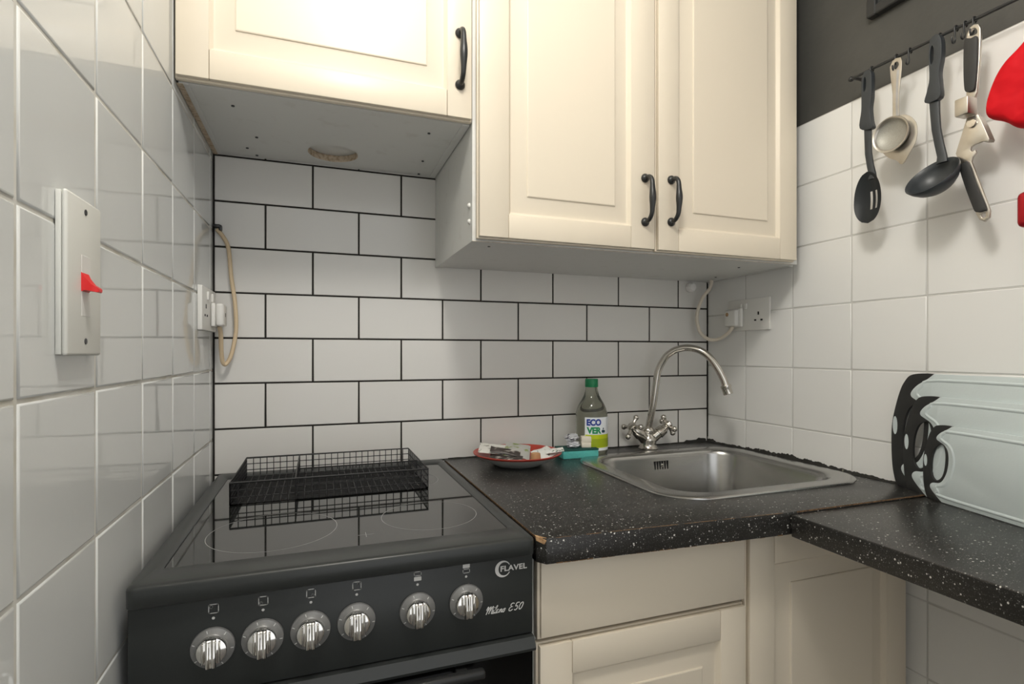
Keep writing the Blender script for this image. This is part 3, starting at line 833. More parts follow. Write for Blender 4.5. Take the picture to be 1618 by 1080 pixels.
# ------------------------------------------------------------------ washing up liquid bottle
BX, BY = 0.9110, -0.0560
t = thing('soap_bottle', 'clear washing up liquid bottle with green cap and lime label by the tap', 'bottle', (BX, BY, 0.9102))
Br = 0.0425
TB = Matrix.Translation((BX, BY, 0))
MB().lathe([(0, 0.9125), (0.034, 0.9106), (0.0400, 0.9125), (Br, 0.919), (Br, 1.008), (0.0418, 1.020), (0.0385, 1.032), (0.0325, 1.045), (0.0255, 1.057), (0.0205, 1.067), (0.0172, 1.078), (0.0160, 1.086), (0.0160, 1.089), (0, 1.089)], 48, TB).build('body', M_bottle, t, smooth=60)
cpm = MB().lathe([(0, 1.0885), (0.0172, 1.0885), (0.0176, 1.0895), (0.0172, 1.1085), (0.0160, 1.1105), (0, 1.1108)], 32, TB)
cpm.build('cap', M_cap, t, smooth=40)
va = math.atan2(-1.3429 - BY, 0.2171 - BX)       # direction from the bottle back to the viewer
lab = lambda r: (lambda ang, z: (BX + r * math.cos(va + math.radians(ang)), BY + r * math.sin(va + math.radians(ang)), z))
def patch(mb, a0, a1, z0, z1, r, n=24):
    f = lab(r); vs = []
    for i in range(n + 1):
        a = a0 + (a1 - a0) * i / n
        vs += [f(a, z0), f(a, z1)]
    return mb.add(vs, [(2 * i, 2 * i + 2, 2 * i + 3, 2 * i + 1) for i in range(n)])
lb = patch(MB(), -24, 96, 0.9240, 1.0110, Br + 0.0006).build('label', M_label_w, t, smooth=60)
patch(MB(), -22, 96, 0.9315, 0.9660, Br + 0.0009).build('lime_band', M_label_g, lb, smooth=60)
patch(MB(), 2, 96, 0.9335, 0.9550, Br + 0.0011).build('dark_lime_fruit', M_label_g2, lb, smooth=60)
deg = 180 / math.pi / Br
wrap = lambda a0, z0: (lambda u, v: lab(Br + 0.0012)(a0 + u * deg, z0 + v))
tx = MB(); add_text(tx, 'ECO', 0.0385, 0.0175, wrap(-17, 0.9895), bold=0.05, space=0.95); tx.build('label_lettering', M_blue_ink, lb)
tx = MB(); add_text(tx, 'VER', 0.0390, 0.0175, wrap(-17, 0.9685), bold=0.05, space=0.95); tx.build('label_lettering', M_green_ink, lb)
em = MB(); f = wrap(39, 0.9690)
for cx_, cz_, r in ((0.004, 0.0125, 0.0022), (0.0025, 0.0055, 0.0042), (0.0068, 0.0050, 0.0036)):
    em.add([f(cx_ + r * math.cos(2 * math.pi * k / 14), cz_ + r * math.sin(2 * math.pi * k / 14)) for k in range(14)], [tuple(range(14))])
em.build('label_emblem', M_dark_ink, lb)

# ------------------------------------------------------------------ sponge with scraps on top
t = thing('sponge', 'teal washing sponge with dark green scouring side up beside the bottle', 'sponge', (0.853, -0.080, 0.9102))
rot = Matrix.Translation((0.8530, -0.0810, 0.9102)) @ Matrix.Rotation(math.radians(-4), 4, 'Z')
def rbox(hx, hy, z0, z1, bev, mtx):
    mb = MB().box(-hx, hx, -hy, hy, z0, z1, bev, 2)
    mb.v = [tuple(mtx @ Vector(p)) for p in mb.v]
    return mb
rbox(0.0490, 0.0310, 0.0, 0.0196, 0.002, rot).build('foam', M_teal, t, smooth=40)
rbox(0.0496, 0.0316, 0.0198, 0.0238, 0.0012, rot).build('scouring_pad', M_scour, t, smooth=40)
ZS = 0.9345
for k, (z, dx) in enumerate(((ZS, 0.0), (ZS + 0.0142, 0.0005))):
    m = Matrix.Translation((0.8765 + dx, -0.0880, z)) @ Matrix.Rotation(math.radians(-18), 4, 'Z')
    tag(rbox(0.0125, 0.0120, 0.0, 0.0138, 0.0012, m).build('tablet', M_cube, None, smooth=40),
        ('lower cream block resting on the sponge beside the wrapper' if k == 0 else 'upper cream block stacked on another on the sponge'), 'tablet', 'cream tablets on the sponge')
def crumple(center, sx, sy, sz, seed, z0):
    rnd = random.Random(seed); bm = bmesh.new()
    bmesh.ops.create_icosphere(bm, subdivisions=3, radius=1)
    ph = [rnd.uniform(0, 6.28) for _ in range(6)]
    for v in bm.verts:
        c = v.co.copy()
        k = 1 + 0.16 * math.sin(5 * c.x + ph[0]) * math.sin(6 * c.y + ph[1]) + 0.12 * math.sin(11 * c.z + 7 * c.x + ph[2]) + rnd.uniform(-0.07, 0.07)
        v.co = Vector((center[0] + c.x * sx * k, center[1] + c.y * sy * k, max(z0, center[2] + c.z * sz * k)))
    return MB().bm(bm)
tag(crumple((0.8400, -0.0880, ZS + 0.0085), 0.0185, 0.0130, 0.0086, 3, ZS).build('wrapper', M_foil, None, smooth=25), 'lower silver crumpled wrapper lying on the sponge', 'wrapper', 'wrappers on the sponge')
tag(crumple((0.8370, -0.0860, ZS + 0.0270), 0.0190, 0.0130, 0.0088, 8, ZS + 0.0180).build('wrapper', M_foil, None, smooth=25), 'upper silver crumpled wrapper on top of another on the sponge', 'wrapper', 'wrappers on the sponge')

# ------------------------------------------------------------------ plate of sachets
PXc, PYc = 0.6745, -0.1190
t = thing('plate', 'red glazed shallow plate with grey underside holding sachets on the worktop', 'plate', (PXc, PYc, 0.9102))
TP = Matrix.Translation((PXc, PYc, 0))
MB().lathe([(0, 0.9120), (0.050, 0.9120), (0.052, 0.9103), (0.056, 0.9103), (0.060, 0.9128), (0.088, 0.9250), (0.1030, 0.9352)], 64, TP).build('underside', M_plate_o, t, smooth=50)
MB().lathe([(0.1031, 0.9352), (0.1065, 0.9378), (0.1078, 0.9396), (0.1072, 0.9410), (0.1055, 0.9408), (0.100, 0.9370), (0.086, 0.9280), (0.062, 0.9165), (0.040, 0.9145), (0, 0.9143)], 64, TP).build('red_inside', M_plate_i, t, smooth=50, recalc=False)
def sachet(cx_, cy_, cz_, lx, ly, yaw, tilt, roll, th=0.004, seed=1):
    rnd = random.Random(seed); nx, ny = 10, 8; mb = MB(); top = []; bot = []
    m = Matrix.Translation((cx_, cy_, cz_)) @ Matrix.Rotation(math.radians(yaw), 4, 'Z') @ Matrix.Rotation(math.radians(tilt), 4, 'Y') @ Matrix.Rotation(math.radians(roll), 4, 'X')
    for j in range(ny + 1):
        for i in range(nx + 1):
            u, v = i / nx, j / ny
            e = (math.sin(math.pi * u) * math.sin(math.pi * v)) ** 0.45 if 0 < i < nx and 0 < j < ny else 0
            w = 0.0010 * math.sin(9 * u + seed) * math.cos(7 * v + seed * 2) + rnd.uniform(-0.0005, 0.0005)
            top.append(m @ Vector(((u - 0.5) * lx, (v - 0.5) * ly, w + 0.0002 + e * th)))
            bot.append(m @ Vector(((u - 0.5) * lx, (v - 0.5) * ly, w - 0.0002 - e * th * 0.6)))
    n = len(top); N = nx + 1; fs = []
    for j in range(ny):
        for i in range(nx):
            a = j * N + i
            fs.append((a, a + 1, a + N + 1, a + N)); fs.append((n + a, n + a + N, n + a + N + 1, n + a + 1))
    edge = [i for i in range(N)] + [j * N + nx for j in range(1, ny + 1)] + [ny * N + i for i in range(nx - 1, -1, -1)] + [j * N for j in range(ny - 1, 0, -1)]
    for a, b in zip(edge, edge[1:] + edge[:1]): fs.append((a, n + a, n + b, b))
    return mb.add(top + bot, fs)
SG = 'sachets on the red plate'
tag(sachet(0.632, -0.155, 0.9330, 0.078, 0.040, -26, 3, 14, 0.003, 2).build('sachet', M_paper_d, None, smooth=30), 'dark printed sachet lowest at the front left of the plate', 'sachet', SG)
tag(sachet(0.620, -0.098, 0.9470, 0.070, 0.078, -20, 5, 7, 0.004, 4).build('sachet', M_paper, None, smooth=30), 'white printed sachet overhanging the left rim of the plate', 'sachet', SG)
tag(sachet(0.636, -0.140, 0.9470, 0.072, 0.020, -24, 9, 30, 0.003, 9).build('sachet', M_paper_d, None, smooth=30), 'dark printed sachet folded across the white one on the plate', 'sachet', SG)
tag(sachet(0.674, -0.120, 0.9430, 0.062, 0.084, -22, 9, 13, 0.005, 5).build('sachet', M_paper_g, None, smooth=30), 'grey sachet with a green leaf print in the middle of the plate', 'sachet', SG)
tag(sachet(0.737, -0.140, 0.9370, 0.052, 0.046, 14, -10, 16, 0.003, 6).build('sachet', M_paper_w, None, smooth=30), 'white open sachet lying on the right side of the plate', 'sachet', SG)
tag(sachet(0.757, -0.155, 0.9440, 0.044, 0.024, -18, -8, 12, 0.002, 7).build('sachet', M_paper_w, None, smooth=30), 'small white sachet overhanging the right rim of the plate', 'sachet', SG)
tag(sachet(0.640, -0.190, 0.9300, 0.030, 0.014, -24, 0, 8, 0.0015, 12).build('sachet', M_paper_p, None, smooth=30), 'small pale pink sachet at the front edge of the plate', 'sachet', SG)
tag(MB().lathe([(0, 0.9175), (0.0128, 0.9175), (0.0132, 0.919), (0.0112, 0.9395), (0.0100, 0.9405), (0.0095, 0.9385), (0, 0.9380)], 24, Matrix.Translation((0.7020, -0.1680, 0.003))).build('creamer_pot', M_tan, None, smooth=40), 'small tan pot upside down on the plate between sachets', 'pot')

# ------------------------------------------------------------------ sockets, switch, cables
def plate3(wall_x, sgn, y0, y1, z0, z1, th):
    """faceplate on a side wall; sgn +1 faces +x"""
    x0, x1 = (wall_x + sgn * 0.0002, wall_x + sgn * th)
    return MB().box(min(x0, x1), max(x0, x1), y0, y1, z0, z1, 0.0016, 2)
def pins(mb, x, yc, zc, s=1.0):
    mb.box(x - 0.0006, x + 0.0006, yc - 0.0022 * s, yc + 0.0022 * s, zc + 0.004, zc + 0.0125)
    for q in (-1, 1):
        mb.box(x - 0.0006, x + 0.0006, yc + q * 0.0110 - 0.0034, yc + q * 0.0110 + 0.0034, zc - 0.0120, zc - 0.0078)

t = thing('cooker_switch', 'tall white cooker switch plate with a red toggle on the left wall', 'switch', (0.0, -0.735, 1.252))
MB().box(0.0003, 0.0048, -0.7630, -0.6850, 1.1780, 1.3240, 0.0010, 2).build('box', M_plastic_o, t, smooth=40)
fp = MB().box(0.0049, 0.0095, -0.7640, -0.6840, 1.1770, 1.3250, 0.0026, 3).build('faceplate', M_plastic_o, t, smooth=40)
MB().box(0.0090, 0.0098, -0.7335, -0.7120, 1.2140, 1.2715, 0.0004).build('rocker_slot', M_plastic_w, fp)
tg = MB().loft([[(x, y, z) for y, z in ((yc - w, zc - h), (yc + w, zc - h), (yc + w, zc + h), (yc - w, zc + h))] for x, yc, w, zc, h in ((0.0092, -0.7250, 0.0090, 1.2465, 0.0095), (0.0120, -0.7260, 0.0075, 1.2445, 0.0060), (0.0170, -0.7270, 0.0060, 1.2410, 0.0032), (0.0215, -0.7275, 0.0052, 1.2390, 0.0022), (0.0228, -0.7275, 0.0042, 1.2387, 0.0012))])
tg.build('toggle', M_red, fp, smooth=40)['label'] = 'red toggle lever'
for z in (1.3130, 1.1905):
    MB().lathe([(0, 0), (0.0030, 0), (0.0028, 0.0006), (0, 0.0007)], 12, Matrix.Translation((0.0095, -0.7235, z)) @ Matrix.Rotation(math.pi / 2, 4, 'Y')).build('screw', M_iron, fp)

t = thing('wall_socket', 'white double socket in the left corner above the cooker with a plug in it', 'socket', (0.0, -0.095, 1.268))
fp = plate3(0.0, 1, -0.1690, -0.0230, 1.2245, 1.3110, 0.009).build('faceplate', M_plastic_w, t, smooth=40)
mb = MB(); pins(mb, 0.0092, -0.1325, 1.2640); mb.build('pin_holes', M_dark, fp)
for y in (-0.118, -0.070):
    MB().box(0.0085, 0.0125, y - 0.0050, y + 0.0050, 1.2860, 1.3030, 0.0012, 2).build('rocker', M_plastic_w, fp, smooth=40)
t = thing('plug', 'white plug with beige cord in the left corner socket', 'plug', (0.012, -0.058, 1.26))
pb = MB().box(0.0094, 0.0180, -0.0860, -0.0360, 1.2345, 1.2840, 0.0030, 2).box(0.0182, 0.0330, -0.0850, -0.0370, 1.2355, 1.2830, 0.0050, 3).build('plug_body', M_plastic_w, t, smooth=40)
MB().box(0.0331, 0.0335, -0.064, -0.058, 1.2560, 1.2640).build('fuse_mark', M_iron, pb)
MB().tube(spline([(0.0215, -0.0610, 1.2360), (0.0235, -0.0560, 1.2200), (0.0225, -0.0420, 1.1850), (0.0240, -0.0340, 1.1600), (0.0300, -0.0290, 1.1560), (0.0400, -0.0250, 1.1780), (0.0480, -0.0200, 1.2300), (0.0455, -0.0160, 1.2900), (0.0375, -0.0130, 1.3500), (0.0320, -0.0110, 1.4100), (0.0220, -0.0095, 1.4350), (0.0085, -0.0080, 1.4520)], 8), 0.0044, 10).build('cord', M_cable, t, smooth=60)['label'] = 'beige cord looping up to the corner clip'
tag(MB().box(0.0030, 0.0160, -0.0170, -0.0030, 1.4555, 1.4620, 0.0015, 2).box(0.0135, 0.0190, -0.0165, -0.0030, 1.4490, 1.4610, 0.0015, 2).build('cable_clip', M_iron, None, smooth=40), 'small black cable clip in the left corner of the tiled wall', 'clip')

t = thing('wall_socket', 'white double socket on the right wall under the tall cupboard, one side empty', 'socket', (W, -0.17, 1.285))
fp = plate3(W, -1, -0.2455, -0.0960, 1.2420, 1.3285, 0.0065).build('faceplate', M_plastic_w, t, smooth=40)
mb = MB(); pins(mb, W - 0.0066, -0.2080, 1.2790); mb.build('pin_holes', M_dark, fp)
for y in (-0.146, -0.1630):
    MB().box(W - 0.0095, W - 0.0060, y - 0.0050, y + 0.0050, 1.3000, 1.3170, 0.0012, 2).build('rocker', M_plastic_w, fp, smooth=40)
t = thing('plug', 'white plug with off white cord in the socket under the tall cupboard', 'plug', (W - 0.01, -0.125, 1.275))
pb = MB().box(W - 0.0180, W - 0.0068, -0.1560, -0.1040, 1.2520, 1.3040, 0.0040, 2).box(W - 0.0330, W - 0.0182, -0.1520, -0.1060, 1.2545, 1.3010, 0.0060, 3).build('plug_body', M_plastic_w, t, smooth=40)
MB().lathe([(0, 0), (0.0055, 0), (0.0055, 0.0008), (0, 0.0010)], 14, Matrix.Translation((W - 0.0331, -0.120, 1.288)) @ Matrix.Rotation(-math.pi / 2, 4, 'Y')).build('screw', M_chip, pb)
MB().tube(spline([(W - 0.022, -0.130, 1.2545), (W - 0.024, -0.118, 1.2390), (W - 0.028, -0.085, 1.2210), (W - 0.042, -0.055, 1.2200), (W - 0.058, -0.035, 1.2440), (W - 0.064, -0.030, 1.2900), (W - 0.052, -0.038, 1.3400), (W - 0.036, -0.052, 1.3700), (W - 0.034, -0.058, 1.3940)], 8), 0.0051, 10).build('cord', M_cable_w, t, smooth=60)
tag(MB().lathe([(0, 0), (0.011, 0), (0.0145, 0.003), (0.0145, 0.014), (0.0105, 0.021), (0, 0.022)], 8, Matrix.Translation((1.2710, -0.0005, 1.3765)) @ Matrix.Rotation(math.pi / 2, 4, 'X')).build('wall_plug_cap', M_capw, None), 'small white faceted cap on the back wall below the tall cupboard', 'cap')

# ------------------------------------------------------------------ chopping boards leaning by the right wall
aa = math.radians(14.6)
BD = Vector((-math.sin(aa), -math.cos(aa), 0)); BN = Vector((-math.cos(aa), math.sin(aa), 0))
def chopping_board(name, label, H, s0, off, L, dotz):
    """template from the front board, scaled by board height; s along the board, t up"""
    P0 = Vector((1.3285, -0.593, 0.9069)) + BN * off
    fn = lambda s, tt, d: P0 + BD * s + Vector((0, 0, tt)) + BN * d
    k = H / 0.1415
    out_l = [(0.061, 0.1413), (0.045, 0.1415), (0.0285, 0.1385), (0.0197, 0.130), (0.0137, 0.1195), (0.0067, 0.100), (0.0013, 0.0776), (0.0001, 0.0543), (0.0016, 0.0264), (0.0060, 0.0080), (0.0110, 0.0015), (0.020, 0.0004), (0.0394, 0.0004)]
    bod = [(0.0610, 0.1413), (0.0520, 0.1350), (0.0380, 0.1270), (0.0300, 0.1190), (0.0297, 0.1135), (0.0366, 0.1096), (0.0462, 0.1045), (0.0525, 0.0946), (0.0538, 0.0778), (0.0503, 0.0576), (0.0422, 0.0410), (0.0339, 0.0341), (0.0212, 0.0318), (0.0154, 0.0267), (0.0168, 0.0199), (0.0283, 0.0090), (0.0394, 0.0004)]
    hol = [(0.0366, 0.1051), (0.0435, 0.1040), (0.0471, 0.0936), (0.0476, 0.0790), (0.0449, 0.0588), (0.0394, 0.0453), (0.0311, 0.0384), (0.0240, 0.0380), (0.0183, 0.0455), (0.0168, 0.0629), (0.0197, 0.0836), (0.0268, 0.0987)]
    sc_ = lambda pts: [(s0 + a * k, b * k) for a, b in pts]
    o = thing(name, label, 'chopping board', tuple(P0 + BD * (s0 + L / 2)), 'nested chopping boards')
    sm = lambda pts: [(p.x, p.y) for p in spline([(a, b, 0) for a, b in pts], 4)]
    left = sm(sc_(out_l)); edge = sm(sc_(bod)); hole_ = closed_spline(sc_(hol), 3)
    r = 0.022 * k; x1 = s0 + L
    right = [(x1 - r + r * math.cos(a), r + 0.0004 + r * math.sin(a)) for a in [math.radians(-90 + 90 * i / 6) for i in range(7)]] + \
            [(x1 - r + r * math.cos(a), H - r + r * math.sin(a)) for a in [math.radians(90 * i / 6) for i in range(7)]]
    body = edge + right                          # from the top of the joint, down it, then round the far end
    b = MB().prism(body, [], fn, 0.0, 0.0044, bev=0.0009).build('board', M_board, o, smooth=35)
    rub = left + edge[::-1][1:-1]
    MB().prism(rub, [hole_], fn, -0.0001, 0.0046, bev=0.0008).build('grip', M_rubber, o, smooth=35)
    def inset(e):                                # juice groove: a shallow raised lip and channel
        e0 = [(a + e * 0.9, bb) for a, bb in edge]
        return e0
    gz = []
    hi_, lo_ = H - 0.011 * k ** 0.3, 0.0105
    xs = s0 + 0.061 * k
    gpath = [(x1 - 0.012, hi_), (xs + 0.01, hi_), (s0 + 0.0455 * k, H * 0.895), (s0 + 0.0385 * k, H * 0.835), (s0 + 0.0420 * k, H * 0.800), (s0 + 0.0560 * k, H * 0.745), (s0 + 0.0630 * k, H * 0.64), (s0 + 0.0640 * k, H * 0.53), (s0 + 0.0590 * k, H * 0.37), (s0 + 0.0510 * k, H * 0.27), (s0 + 0.0420 * k, H * 0.215), (s0 + 0.030 * k, H * 0.185), (s0 + 0.0330 * k, H * 0.13), (s0 + 0.0480 * k, lo_), (x1 - 0.012, lo_)]
    g = MB(); P = [Vector((p.x, p.y)) for p in spline([(a, bb, 0) for a, bb in gpath], 4)]
    rows = []
    for i, p in enumerate(P):
        q = (P[min(i + 1, len(P) - 1)] - P[max(i - 1, 0)]).normalized(); nn = Vector((-q.y, q.x))
        rows.append([fn(*(p + nn * w), 0.0043 + d) for w, d in ((-0.0034, 0.0), (-0.0022, 0.0012), (0.0006, 0.0014), (0.0022, 0.0002), (0.0034, 0.0))])
    g.loft(rows, False, False)
    g.build('raised_lip', M_board, b, smooth=60, recalc=True)
    c = (s0 + 0.0062 * k, dotz * k); dd = []
    for i in range(20):
        a = 2 * math.pi * i / 20; dd.append(fn(c[0] + 0.0036 * k * math.cos(a), c[1] + 0.0112 * k * math.sin(a), 0.0049))
    MB().add(dd, [tuple(range(20))]).build('inlay_dot', M_board, o)
    return o
chopping_board('chopping_board', 'largest pale blue chopping board with black grip, rearmost against the tiles', 0.2335, -0.0257, 0.0, 0.38, 0.076)
chopping_board('chopping_board', 'middle pale blue chopping board with black grip, between the larger and smaller boards', 0.1915, 0.0104, 0.0052, 0.33, 0.072)
chopping_board('chopping_board', 'smallest pale blue chopping board with black grip, frontmost of the three', 0.1415, 0.0620, 0.0104, 0.27, 0.0710)

# ------------------------------------------------------------------ utensil rail on the right wall
XR = 1.2908
t = thing('utensil_rail', 'thin black metal hanging rail along the black painted wall', 'rail', (W, -0.75, 1.76))
zrail = lambda y: 1.7652 + (y + 0.5124) * 0.030
MB().tube([(XR, -0.5100, zrail(-0.51)), (XR, -1.02, zrail(-1.02))], 0.0030, 10).build('rod', M_iron, t, smooth=60)
for y in (-0.5150, -1.00):
    MB().tube([(XR, y, zrail(y)), (W - 0.004, y, zrail(y))], 0.0034, 10).lathe([(0, 0), (0.011, 0), (0.0105, 0.003), (0.006, 0.005), (0, 0.005)], 16, Matrix.Translation((W - 0.0003, y, zrail(y))) @ Matrix.Rotation(-math.pi / 2, 4, 'Y')).ball((XR, y + 0.006, zrail(y)), 0.0056, 10).build('bracket', M_iron, t, smooth=40)
hook_labels = {
    -0.5555: 'black S hook on the rail carrying the slotted spoon', -0.6056: 'black S hook on the rail carrying the strainer',
    -0.6309: 'empty black S hook just right of the strainer', -0.6846: 'black S hook on the rail carrying the ladle',
    -0.7105: 'empty black S hook just right of the ladle', -0.7250: 'black S hook immediately left of the garlic press hook', -0.7390: 'black S hook on the rail carrying the garlic press'}
for y, lbl in hook_labels.items():
    zz = zrail(y)
    r = 0.0048
    up = [(XR + r * math.cos(a), y, zz + r * math.sin(a)) for a in [math.radians(d) for d in (-60, -20, 20, 60, 100, 140, 180)]]
    lo = [(XR - 0.0042, y, zz - 0.010), (XR - 0.0030, y, zz - 0.020), (XR - 0.0050, y, zz - 0.0265), (XR - 0.0090, y, zz - 0.0280), (XR - 0.0120, y, zz - 0.0245), (XR - 0.0125, y, zz - 0.0185)]
    tag(MB().tube(spline(up + lo, 3), 0.0014, 8).build('hook', M_iron, None, smooth=60), lbl, 'hook', 'S hooks on the utensil rail')

XU = 1.2830
yz = lambda u, v, d: (XU - d, u, v)             # outline in (y, z), depth towards the room
def smooth_poly(pts, k=4):
    return closed_spline(pts, k)

# slotted spoon
t = thing('slotted_spoon', 'charcoal nylon slotted spoon hanging first on the rail beside the cupboard', 'spoon', (XU, -0.552, 1.60))
eye = smooth_poly([(-0.5500, 1.7480), (-0.5525, 1.7400), (-0.5520, 1.7250), (-0.5485, 1.7180), (-0.5465, 1.7260), (-0.5470, 1.7420)], 3)
MB().prism(smooth_poly([(-0.5470, 1.7560), (-0.5530, 1.7600), (-0.5600, 1.7560), (-0.5635, 1.7460), (-0.5635, 1.7053), (-0.5605, 1.6800), (-0.5626, 1.6542), (-0.5645, 1.6370), (-0.5390, 1.6460), (-0.5423, 1.6822), (-0.5425, 1.7157), (-0.5425, 1.7450)]), [eye], yz, -0.005, 0.006, bev=0.0032).build('handle', M_nylon, t, smooth=50)
MB().loft([[(XU - dx, y, z) for dx, y in ((-0.003, yc - hw), (0.001, yc - hw), (0.0028, yc - hw * 0.3), (0.0028, yc + hw * 0.3), (0.001, yc + hw), (-0.003, yc + hw))] for yc, z, hw in ((-0.5518, 1.6480, 0.0072), (-0.5520, 1.6200, 0.0066), (-0.5530, 1.5900, 0.0064), (-0.5570, 1.5640, 0.0064), (-0.5610, 1.5460, 0.0068), (-0.5615, 1.5350, 0.008))]).build('shaft', M_nylon, t, smooth=50)
def spoon_bowl(cy, cz, hw, hh, depth, lean, slots):
    bm = bmesh.new(); nu, nv = 24, 26; g = []
    for j in range(nv + 1):
        tt = -1 + 2 * j / nv; row = []
        wv = max(0.02, math.sqrt(max(0, 1 - abs(tt) ** 2.2))) * (1 - 0.10 * tt)
        for i in range(nu + 1):
            uu = -1 + 2 * i / nu
            dd = depth * (1 - (uu * wv) ** 2 - tt * tt * 0.9) if True else 0
            row.append(bm.verts.new((XU - 0.004 + max(dd, -0.002) - 0.002, cy - uu * wv * hw + lean * tt * hh, cz + tt * hh)))
        g.append(row)
    for j in range(nv):
        for i in range(nu):
            uu = -1 + 2 * (i + 0.5) / nu; tt = -1 + 2 * (j + 0.5) / nv
            if any(a < uu < b and c < tt < d for a, b, c, d in slots): continue
            bm.faces.new((g[j][i], g[j][i + 1], g[j + 1][i + 1], g[j + 1][i]))
    bmesh.ops.solidify(bm, geom=bm.faces[:], thickness=0.0024)
    loose = [v for v in bm.verts if not v.link_faces]
    bmesh.ops.delete(bm, geom=loose, context='VERTS')
    bmesh.ops.recalc_face_normals(bm, faces=bm.faces[:])
    return MB().bm(bm)
spoon_bowl(-0.5553, 1.4985, 0.0290, 0.0530, 0.010, 0.02, [(-0.02, 0.15, -0.50, 0.22), (0.42, 0.58, -0.45, 0.24)]).build('slotted_bowl', M_nylon, t, smooth=40)

# tea strainer
t = thing('strainer', 'small tin tea strainer with round gauze hanging between spoon and ladle', 'strainer', (XU, -0.606, 1.64))
hol_ = smooth_poly([(-0.6080, 1.7480), (-0.6140, 1.7470), (-0.6160, 1.7400), (-0.6110, 1.7345), (-0.6060, 1.7390)], 3)
MB().prism([(-0.5985, 1.7440), (-0.6040, 1.7540), (-0.6110, 1.7560), (-0.6200, 1.7530), (-0.6222, 1.7450), (-0.6215, 1.7280), (-0.6160, 1.6813), (-0.6165, 1.6419), (-0.6040, 1.6419), (-0.6040, 1.6880), (-0.6005, 1.7200)], [hol_], yz, 0.0, 0.0022, bev=0.0006).build('handle', M_tin, t, smooth=30)
MB().loft([[(XU - 0.0020 - d, y, z) for y, d in ((yc - w, 0.0), (yc - w * 0.5, 0.0034), (yc + w * 0.5, 0.0034), (yc + w, 0.0))] for yc, w, z in ((-0.6120, 0.0055, 1.7300), (-0.6105, 0.0050, 1.7000), (-0.6100, 0.0048, 1.6600), (-0.6105, 0.0055, 1.6390))]).build('handle_ridge', M_tin, t, smooth=40)
cy_, cz_, rr_ = -0.6066, 1.6065, 0.0335
FX = Matrix.Translation((XU - 0.004, cy_, cz_)) @ Matrix.Rotation(-math.pi / 2, 4, 'Y') @ Matrix.Rotation(math.radians(4), 4, 'X')
MB().lathe([(0.0285, 0.0), (0.0318, 0.004), (0.0335, 0.0085), (0.0345, 0.0095), (0.0340, 0.0108), (0.0320, 0.0105), (0.0300, 0.0085), (0.0285, 0.006)], 40, FX).build('hoop', M_tin, t, smooth=50)
MB().lathe([(0, -0.004), (0.010, -0.0032), (0.020, -0.0008), (0.027, 0.003), (0.0312, 0.0078)], 36, FX).build('gauze', M_gauze, t, smooth=60)
MB().prism(smooth_poly([(-0.6180, 1.6430), (-0.6330, 1.6350), (-0.6450, 1.6180), (-0.6480, 1.5980), (-0.6440, 1.5780), (-0.6330, 1.5620), (-0.6245, 1.5490), (-0.6170, 1.5470), (-0.6100, 1.5560), (-0.5980, 1.5640), (-0.5840, 1.5780), (-0.5770, 1.5980), (-0.5830, 1.6250), (-0.6000, 1.6430)], 3), [], yz, -0.0035, -0.0015, bev=0.0005).build('drip_rim', M_tin, t, smooth=30)

# ladle
t = thing('ladle', 'charcoal nylon ladle with a deep round bowl hanging in the middle of the rail', 'ladle', (XU, -0.68, 1.60))
eye = smooth_poly([(-0.6790, 1.7430), (-0.6820, 1.7350), (-0.6815, 1.7160), (-0.6775, 1.7080), (-0.6755, 1.7180), (-0.6760, 1.7350)], 3)
MB().prism(smooth_poly([(-0.6770, 1.7560), (-0.6855, 1.7600), (-0.6920, 1.7540), (-0.6948, 1.7400), (-0.6945, 1.7150), (-0.6905, 1.6900), (-0.6915, 1.6700), (-0.6915, 1.6425), (-0.6670, 1.6430), (-0.6705, 1.6628), (-0.6745, 1.6841), (-0.6733, 1.7261), (-0.6740, 1.7450)]), [eye], yz, -0.005, 0.007, bev=0.0034).build('handle', M_nylon, t, smooth=50)
MB().loft([[(XU + ox - dx, y, z) for dx, y in ((-0.003, yc - hw), (0.0015, yc - hw), (0.0032, yc - hw * 0.4), (0.0032, yc + hw * 0.4), (0.0015, yc + hw), (-0.003, yc + hw))] for yc, z, hw, ox in ((-0.6790, 1.6460, 0.0082, 0.0), (-0.6800, 1.6200, 0.0074, 0.0), (-0.6815, 1.5900, 0.0070, 0.001), (-0.6860, 1.5600, 0.0070, 0.002), (-0.6905, 1.5380, 0.0072, 0.002), (-0.6920, 1.5250, 0.0090, 0.0))]).build('shaft', M_nylon, t, smooth=50)
nn = Vector((-0.745, 0.068, 0.647)).normalized()
cc = Vector((1.2590, -0.6895, 1.4985))
q = nn.to_track_quat('Z', 'Y').to_matrix().to_4x4()
MB().lathe([(0, -0.0320), (0.012, -0.0312), (0.024, -0.0270), (0.034, -0.0190), (0.041, -0.0090), (0.0445, 0.0), (0.0438, 0.0012), (0.0422, 0.0006), (0.039, -0.0082), (0.032, -0.0175), (0.0225, -0.0250), (0.0115, -0.0288), (0, -0.0296)], 40, Matrix.Translation(cc) @ q).build('bowl', M_nylon, t, smooth=60)

